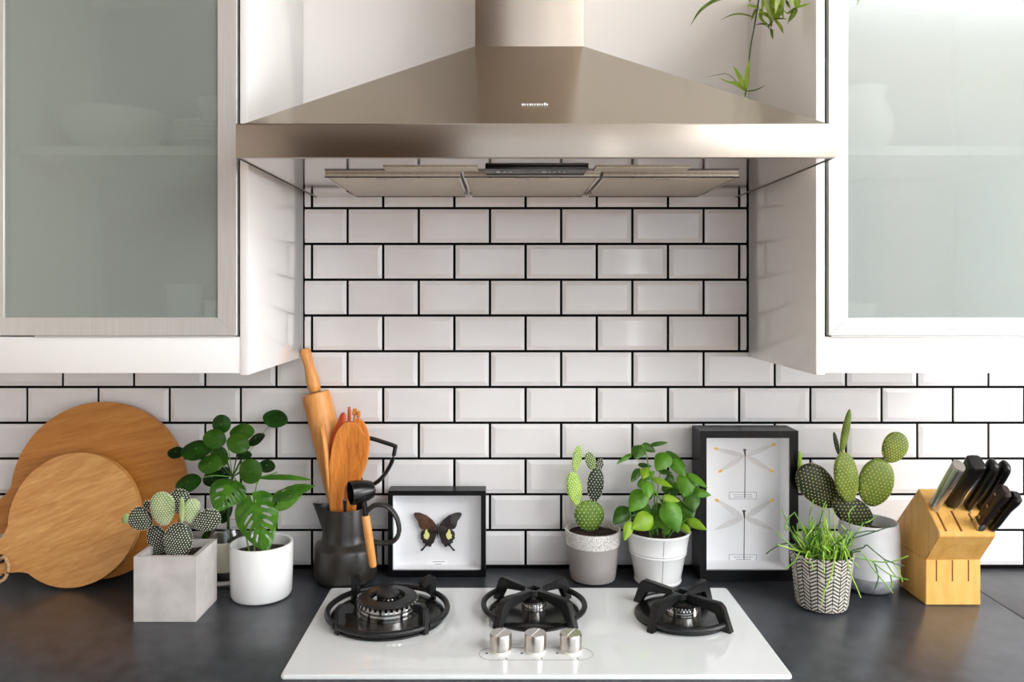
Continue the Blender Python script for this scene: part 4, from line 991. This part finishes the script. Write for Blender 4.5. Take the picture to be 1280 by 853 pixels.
# ------------------------------------------------------------------ rhipsalis in herringbone pot
c = Vector((P(1027, 700, -.20).x, -.20, CT+.0004))
rh = root('potted_rhipsalis', 'thin-stemmed mistletoe cactus in a black and cream herringbone pot', 'potted plant', c)
obj('pot', lathe(bmesh.new(), [(.038, 0), (.0445, .003), (.0465, .010), (.0500, .04), (.0565, .098), (.0568, .1015), (.0548, .1025), (.0530, .101), (.0500, .08), (0, .075)], c, 64), m_herring, rh)
soil(rh, c, .0515, .088)
cr6 = lambda x, y: (950+x/5.332, 620+y/5.332)
def P6(x, y, d): return P(*cr6(x, y), d)
def twig(pts, mi, r=.0014): stem(rh, pts, (r, r*.8), m_rhip[mi], 'stem', 2, 5)
s0 = c+Vector((0, 0, .088))
EXP = [([(450, 400), (330, 300), (230, 110), (165, 210), (180, 235)], 0, -.22), ([(330, 400), (230, 350), (105, 240)], 0, -.24), ([(300, 370), (190, 315), (100, 345), (40, 388)], 2, -.25), ([(330, 390), (210, 355), (115, 325)], 1, -.26),
       ([(380, 400), (340, 250), (330, 130), (360, 25)], 0, -.20), ([(420, 400), (370, 220), (440, 35)], 0, -.19), ([(470, 400), (440, 280), (425, 120), (445, 60)], 1, -.21), ([(520, 400), (500, 240), (490, 100)], 1, -.22),
       ([(540, 390), (600, 250), (590, 120), (640, 65)], 0, -.18), ([(560, 390), (640, 250), (790, 235)], 2, -.195), ([(570, 300), (700, 260), (870, 205)], 2, -.205), ([(560, 380), (690, 345), (715, 330), (830, 425), (960, 470)], 2, -.22), ([(600, 395), (750, 435), (880, 440), (990, 400)], 0, -.21),
       ([(610, 400), (740, 470), (830, 580), (885, 650)], 0, -.25), ([(750, 440), (870, 530), (990, 560)], 0, -.23), ([(880, 440), (920, 490), (950, 575)], 1, -.215), ([(760, 445), (790, 545), (765, 620)], 2, -.24), ([(530, 420), (600, 510), (640, 600), (672, 680)], 1, -.27),
       ([(530, 420), (480, 520), (430, 640), (412, 720)], 1, -.27), ([(560, 370), (600, 410), (660, 480)], 0, -.26), ([(420, 390), (425, 450), (430, 520)], 1, -.27), ([(340, 400), (300, 440), (345, 445), (350, 500)], 1, -.265),
       ([(300, 400), (230, 440), (170, 485)], 0, -.25), ([(700, 180), (740, 165), (775, 135)], 0, -.16), ([(590, 330), (690, 180), (650, 190)], 0, -.17), ([(450, 400), (465, 230), (460, 90)], 0, -.20), ([(830, 430), (905, 540), (945, 545)], 0, -.225), ([(870, 530), (880, 590), (870, 620)], 0, -.235)]
for pts, mi, dp in EXP:
    n_ = len(pts); low = pts[-1][1] > 450 and dp < -.24              # stems that trail over the front of the rim
    if low: pts = [pts[0], (.5*(pts[0][0]+pts[1][0]), 372)]+pts[1:]; pts[0] = (pts[0][0], 385); n_ += 1
    twig([P6(x, y, -.205+(dp+.205)*((i/(n_-1))**(.22 if low else 1))) for i, (x, y) in enumerate(pts)], mi)
for i in range(105):
    a = R.uniform(0, 2*math.pi); r0 = R.uniform(.0, .042); b0 = s0+Vector((r0*math.cos(a), r0*math.sin(a), 0))
    sp1 = R.uniform(.2, 1.1); hgt = R.uniform(.018, .078)
    p1 = b0+Vector((.02*sp1*math.cos(a), .016*sp1*math.sin(a), hgt*.55)); p2 = p1+Vector((R.uniform(-.024, .024), R.uniform(-.014, .010), hgt*R.uniform(.2, .6)))
    mi = R.choice((0, 0, 1, 1, 2)); twig([b0, p1, p2], mi, .0013)
    if i % 2: twig([p1, p1+Vector((R.uniform(-.02, .02), R.uniform(-.012, .01), R.uniform(.004, .022)))], R.choice((0, 1)), .0012)

# ------------------------------------------------------------------ knife block
bx0, bx1 = .797, .9005
kb = root('knife_block', 'beech wood knife block with slotted slanted top', 'knife block', ((bx0+bx1)/2, -.15, CT))
prof = [(-.198, 0), (-.198, .086), (-.243, .144), (-.243, .1535), (-.172, .2135), (-.068, .105), (-.100, 0)]
low_ = [(-.198, .0004), (-.198, .086), (-.0725, .086), (-.100, .0004)]; up_ = [(-.198, .0861), (-.243, .144), (-.243, .1535), (-.172, .2135), (-.068, .105), (-.0725, .0861)]
for nm, pr_ in (('foot', low_), ('body', up_)):
    bm = bmesh.new(); prism(bm, [Vector((bx0, y, CT+z)) for y, z in pr_], (bx1-bx0, 0, 0))
    bmesh.ops.bevel(bm, geom=list(bm.edges), offset=.0012, segments=2, affect='EDGES')
    obj(nm, bm, m_block, kb)
T0 = Vector((0, -.243, CT+.1535)); Tt = Vector((0, -.172+.243, .060)).normalized(); Tn = Vector((0, -Tt.z, Tt.y))   # along the slope, and outward
def on_top(px, py):
    o_ = Vector((0, -D, EYE)); d = (P(px, py, 0)-o_)
    s_ = (T0-o_).dot(Tn)/d.dot(Tn); return o_+d*s_
for px, a, b in ((1175.5, 664.5, 637), (1195, 664.5, 639), (1216, 664, 642)):
    p, q = on_top(px+7, a), on_top(px-6, b); x = (p.x+q.x)/2
    m_ = (p+q)/2; hl = abs((q-p).dot(Tt))/2
    bm = bmesh.new(); prism(bm, [Vector((x-.0019, 0, 0))+Vector((0, m_.y, m_.z))-Tt*hl, Vector((x+.0019, m_.y, m_.z))-Tt*hl, Vector((x+.0019, m_.y, m_.z))+Tt*hl, Vector((x-.0019, m_.y, m_.z))+Tt*hl], Tn*.0004)
    obj('slot', bm, m_slot, kb, smooth=False)
for px in (1170.5, 1190.5, 1210.5):
    a, b = P(px-.8, 727, -.198), P(px+.8, 700.6, -.198)
    boxo('slot', (a.x, b.x, -.1983, -.197, a.z, b.z), m_slot, kb)
def handle_vec(st, en):
    s_ = on_top(*st); best = None
    for i in range(40, 220):
        q = s_+Tn*(i*.001); px, py = VX+q.x*F/(D+q.y), VY+(EYE-q.z)*F/(D+q.y)
        e_ = (px-en[0])**2+(py-en[1])**2
        if best is None or e_ < best[0]: best = (e_, i*.001, px, py)
    return s_, best[1]
m_rivet = plain('rivet_brass', rgb(200, 170, 120), .3, 1); m_khandle = plain('black_knife_handle', rgb(14, 13, 14), .28)
m_dkwood = plain('dark_riveted_handle', rgb(34, 20, 16), .35)
def oct_handle(bm, s_, L, prof, wx, wt, bend=0, seg=20, pw=.7):
    """prof: list of (fraction, scale); wx half width across x, wt half width along the slope"""
    rings = []; ux = Vector((1, 0, 0))
    for f_, sc_ in prof:
        p = s_+Tn*(L*f_)-Tt*(bend*f_*f_); ring = []
        for i in range(seg):
            a = 2*math.pi*i/seg; ca, sa = math.cos(a), math.sin(a)
            ca = math.copysign(abs(ca)**pw, ca); sa = math.copysign(abs(sa)**pw, sa)
            ring.append(bm.verts.new(p+ux*(wx*sc_*ca)+Tt*(wt*sc_*sa)))
        rings.append(ring)
    for A_, B_ in zip(rings, rings[1:]):
        for i in range(seg): bm.faces.new((A_[i], A_[(i+1) % seg], B_[(i+1) % seg], B_[i]))
    bm.faces.new(list(reversed(rings[0]))); bm.faces.new(rings[-1]); return bm
def knife(name, label, st, en, wx, wt, prof, mat, bend=0, pw=.7, blade=True, rivets=0, cat='knife', bolster=False):
    s_, L = handle_vec(st, en); s_ = s_+Tn*.0012
    kr = root(name, label, cat, s_)
    h_ = obj('handle', oct_handle(bmesh.new(), s_, L, prof, wx, wt, bend, pw=pw), mat, kr, angle=40)
    if blade:
        bm = bmesh.new(); oct_handle(bm, s_-Tn*.0009, .0012, [(0, 1), (1, 1)], .0012, wt*1.15, 0, 8, 1); obj('blade', bm, m_chrome, kr)
    if bolster: obj('bolster', oct_handle(bmesh.new(), s_, .012, [(0, 1), (.6, 1), (1, .9)], wx*1.08, wt*1.08, 0), m_chrome, kr)
    for i in range(rivets):
        p = s_+Tn*(L*(.22+.30*i))-Vector((wx*.98, 0, 0)); bm = bmesh.new()
        lathe(bm, [(.0030, 0), (.0030, .0008), (.0022, .0012), (0, .0012)], (0, 0, 0), 16)
        for v in bm.verts: v.co = Vector((-v.co.z, v.co.x, v.co.y))+p
        obj('rivet', bm, m_rivet, h_)
    return kr
ST = [(0, .82), (.02, .86), (.5, 1), (.95, 1.05), (.99, 1.0), (1, .93)]
stl = knife('honing_steel', 'knife with brushed steel handle in the wooden block', (1167, 634), (1200, 583), .0098, .0125, ST, m_knob, pw=.9)
knife('kitchen_knife', 'broad knife with chunky black flat-ended handle in the wooden block', (1188, 629), (1217, 575), .0135, .0155, [(0, .80), (.05, .82), (.4, .84), (.8, .98), (.94, 1.04), (.985, 1.0), (1, .88)], m_khandle, pw=.55)
knife('slender_knife', 'slim rounded black knife handle beside the broad one in the block', (1209, 634), (1240, 578), .0082, .0135, [(0, .7), (.06, .86), (.4, .92), (.75, 1.05), (.92, 1.0), (.98, .8), (1, .45)], m_khandle, pw=.85, bend=-.004)
knife('slender_knife', 'slim rounded black knife handle in the outermost slot of the back row', (1225, 634), (1254, 579), .0080, .0135, [(0, .7), (.06, .86), (.4, .92), (.75, 1.05), (.92, 1.0), (.98, .8), (1, .45)], m_khandle, pw=.85, bend=-.004)
knife('riveted_knife', 'small dark knife with brass rivets and steel bolster in the block', (1223, 657), (1266, 617), .0085, .0125, [(0, .75), (.2, .9), (.6, .88), (.85, 1.1), (.95, 1.05), (1, .6)], m_dkwood, rivets=3, bolster=True, bend=.004)
knife('riveted_knife', 'black riveted knife in the lowest outer slot of the block', (1239, 660), (1282, 626), .0080, .0115, [(0, .75), (.2, .9), (.6, .88), (.85, 1.1), (.95, 1.05), (1, .6)], m_khandle, rivets=2, bend=.004)

# ------------------------------------------------------------------ spider plant trailing from the top of the right cabinet
c = Vector((.66, -.24, ZTOP+.0005))
spd = root('spider_plant', 'trailing spider plant hanging beside the pale frosted cabinet', 'potted plant', c)
obj('pot', lathe(bmesh.new(), potprof(.05, .07, .11), c, 40), m_pot_white, spd)
soil(spd, c, .064, .085)
def blade(pts, wpx, mi, dp):
    p = spline(pts, 6); n_ = len(p); wd = wpx/ppm(dp)
    bm = bmesh.new(); rows = []
    for i, q in enumerate(p):
        t_ = i/(n_-1); tg = (p[min(i+1, n_-1)]-p[max(i-1, 0)]).normalized()
        nn = Vector((.15, -1, .3)); sd = tg.cross(nn).normalized(); up_ = sd.cross(tg)
        ww = 1.4*wd*max(.05, min(1, .35+t_*3)*(1-t_**3))*.5
        rows.append([bm.verts.new(q-sd*ww+up_*ww*.3), bm.verts.new(q), bm.verts.new(q+sd*ww+up_*ww*.3)])
    for A_, B_ in zip(rows, rows[1:]):
        for j in range(2): bm.faces.new((A_[j], B_[j], B_[j+1], A_[j+1]))
    for f_ in bm.faces: f_.smooth = True
    bmesh.ops.solidify(bm, geom=list(bm.faces), thickness=.0004)
    obj('leaf', bm, m_spider[mi], spd, angle=60)
def P7(x, y, d=-.26): return P(840+x/5.333, y/5.333, d)
top = c+Vector((-.03, 0, .09))
runner = [top, c+Vector((-.10, -.01, .10)), P7(600, -220, -.255), P7(580, -20), P7(560, 110), P7(545, 200), P7(522, 330), P7(492, 610)]
stem(spd, runner, (.0017, .0012), m_stemd, 'runner', 6)
stem(spd, [top, c+Vector((-.09, -.02, .12)), P7(690, -200, -.26), P7(675, -60), P7(680, 130)], .0013, m_stemd, 'runner')
stem(spd, [top, c+Vector((-.08, -.10, .11)), P7(830, -200, -.385), P7(830, -40, -.39), P7(830, 50, -.39)], .0013, m_stemd, 'runner')
BLD = [((492, 610), (500, 480), (520, 390), 24, 0), ((492, 605), (440, 560), (380, 550), (312, 520), 18, 0), ((488, 600), (460, 540), (430, 480), (408, 440), 26, 0), ((485, 605), (430, 570), (400, 560), 16, 0), ((492, 610), (560, 600), (628, 565), 8, 1), ((480, 600), (380, 500), (300, 500), (210, 520), 4, 1), ((490, 610), (487, 650), 10, 1),
       ((560, 120), (470, 95), (400, 100), (318, 135), 10, 1), ((575, -40), (330, -10), (200, 60), (120, 172), 20, 1), ((560, 60), (545, 90), (528, 140), 14, 1), ((580, 50), (520, 40), (498, 42), 16, 0),
       ((680, 130), (640, 60), (600, -60), 40, 2), ((685, 130), (680, 50), (680, -60), 36, 0), ((685, 125), (720, 60), (750, -50), 34, 0), ((680, 130), (600, 90), (570, 60), 16, 0), ((685, 130), (720, 180), (742, 225), 22, 0), ((660, 190), (665, 230), (672, 265), 16, 1), ((680, 130), (720, 125), (768, 128), 14, 1), ((650, 180), (600, 160), (550, 168), 10, 1), ((680, 135), (640, 180), (688, 208), 8, 1),
       ((600, 60), (590, 120), (640, 180), 22, 0), ((610, 80), (640, 110), (660, 150), 18, 0), ((650, 100), (660, 160), (655, 185), 14, 1), ((590, 60), (600, 130), (650, 170), 14, 1),
       ((830, 50), (800, 0), (780, -60), 30, 2), ((830, 50), (840, 0), (850, -60), 26, 0), ((830, 50), (870, 40), (925, 18), 16, 0), ((830, 50), (810, 100), (780, 145), 22, 1), ((825, 50), (770, 90), (735, 60), 14, 1), ((820, 60), (790, 110), (770, 160), 12, 1), ((740, 50), (735, 90), (745, 130), 14, 1), ((720, 30), (715, 60), (700, 90), 16, 1), ((760, 0), (775, 40), (790, 60), 18, 1), ((540, -40), (520, 0), (505, 8), 14, 0), ((600, -60), (650, 20), (690, 60), 26, 2), ((640, -60), (610, 10), (600, 70), 24, 0), ((720, -60), (700, 10), (690, 90), 26, 2), ((800, -60), (790, 0), (815, 40), 22, 2), ((760, -60), (740, 0), (745, 40), 18, 0), ((690, -60), (660, 20), (665, 80), 20, 0)]
for it in BLD:
    pts, wd, mi = it[:-2], it[-2], it[-1]
    dz = -.39 if max(q[0] for q in pts) > 776 or pts[0][0] > 715 else -.26
    blade([P7(x, y, dz-.012*i/(len(pts)-1)) for i, (x, y) in enumerate(pts)], wd/5.333, mi, dz)
# one leaf hanging in front of the door frame
blade([c+Vector((-.02, -.06, .10)), c+Vector((-.06, -.14, .10)), P(1080, -60, -.40), P(1078, -20, -.40), P(1071, 7, -.40)], 7, 0, -.40)
for a in range(12):
    an = a*.52+.3; blade([top+Vector((.02*math.cos(an), .02*math.sin(an), 0)), c+Vector((.07*math.cos(an), .07*math.sin(an), .20+.03*math.sin(a*3))), c+Vector((.15*math.cos(an), .12*math.sin(an)-.01, .20)), c+Vector((.2*math.cos(an), min(.15*math.sin(an), .1)-.01, .15))], 9, a % 2, -.26)
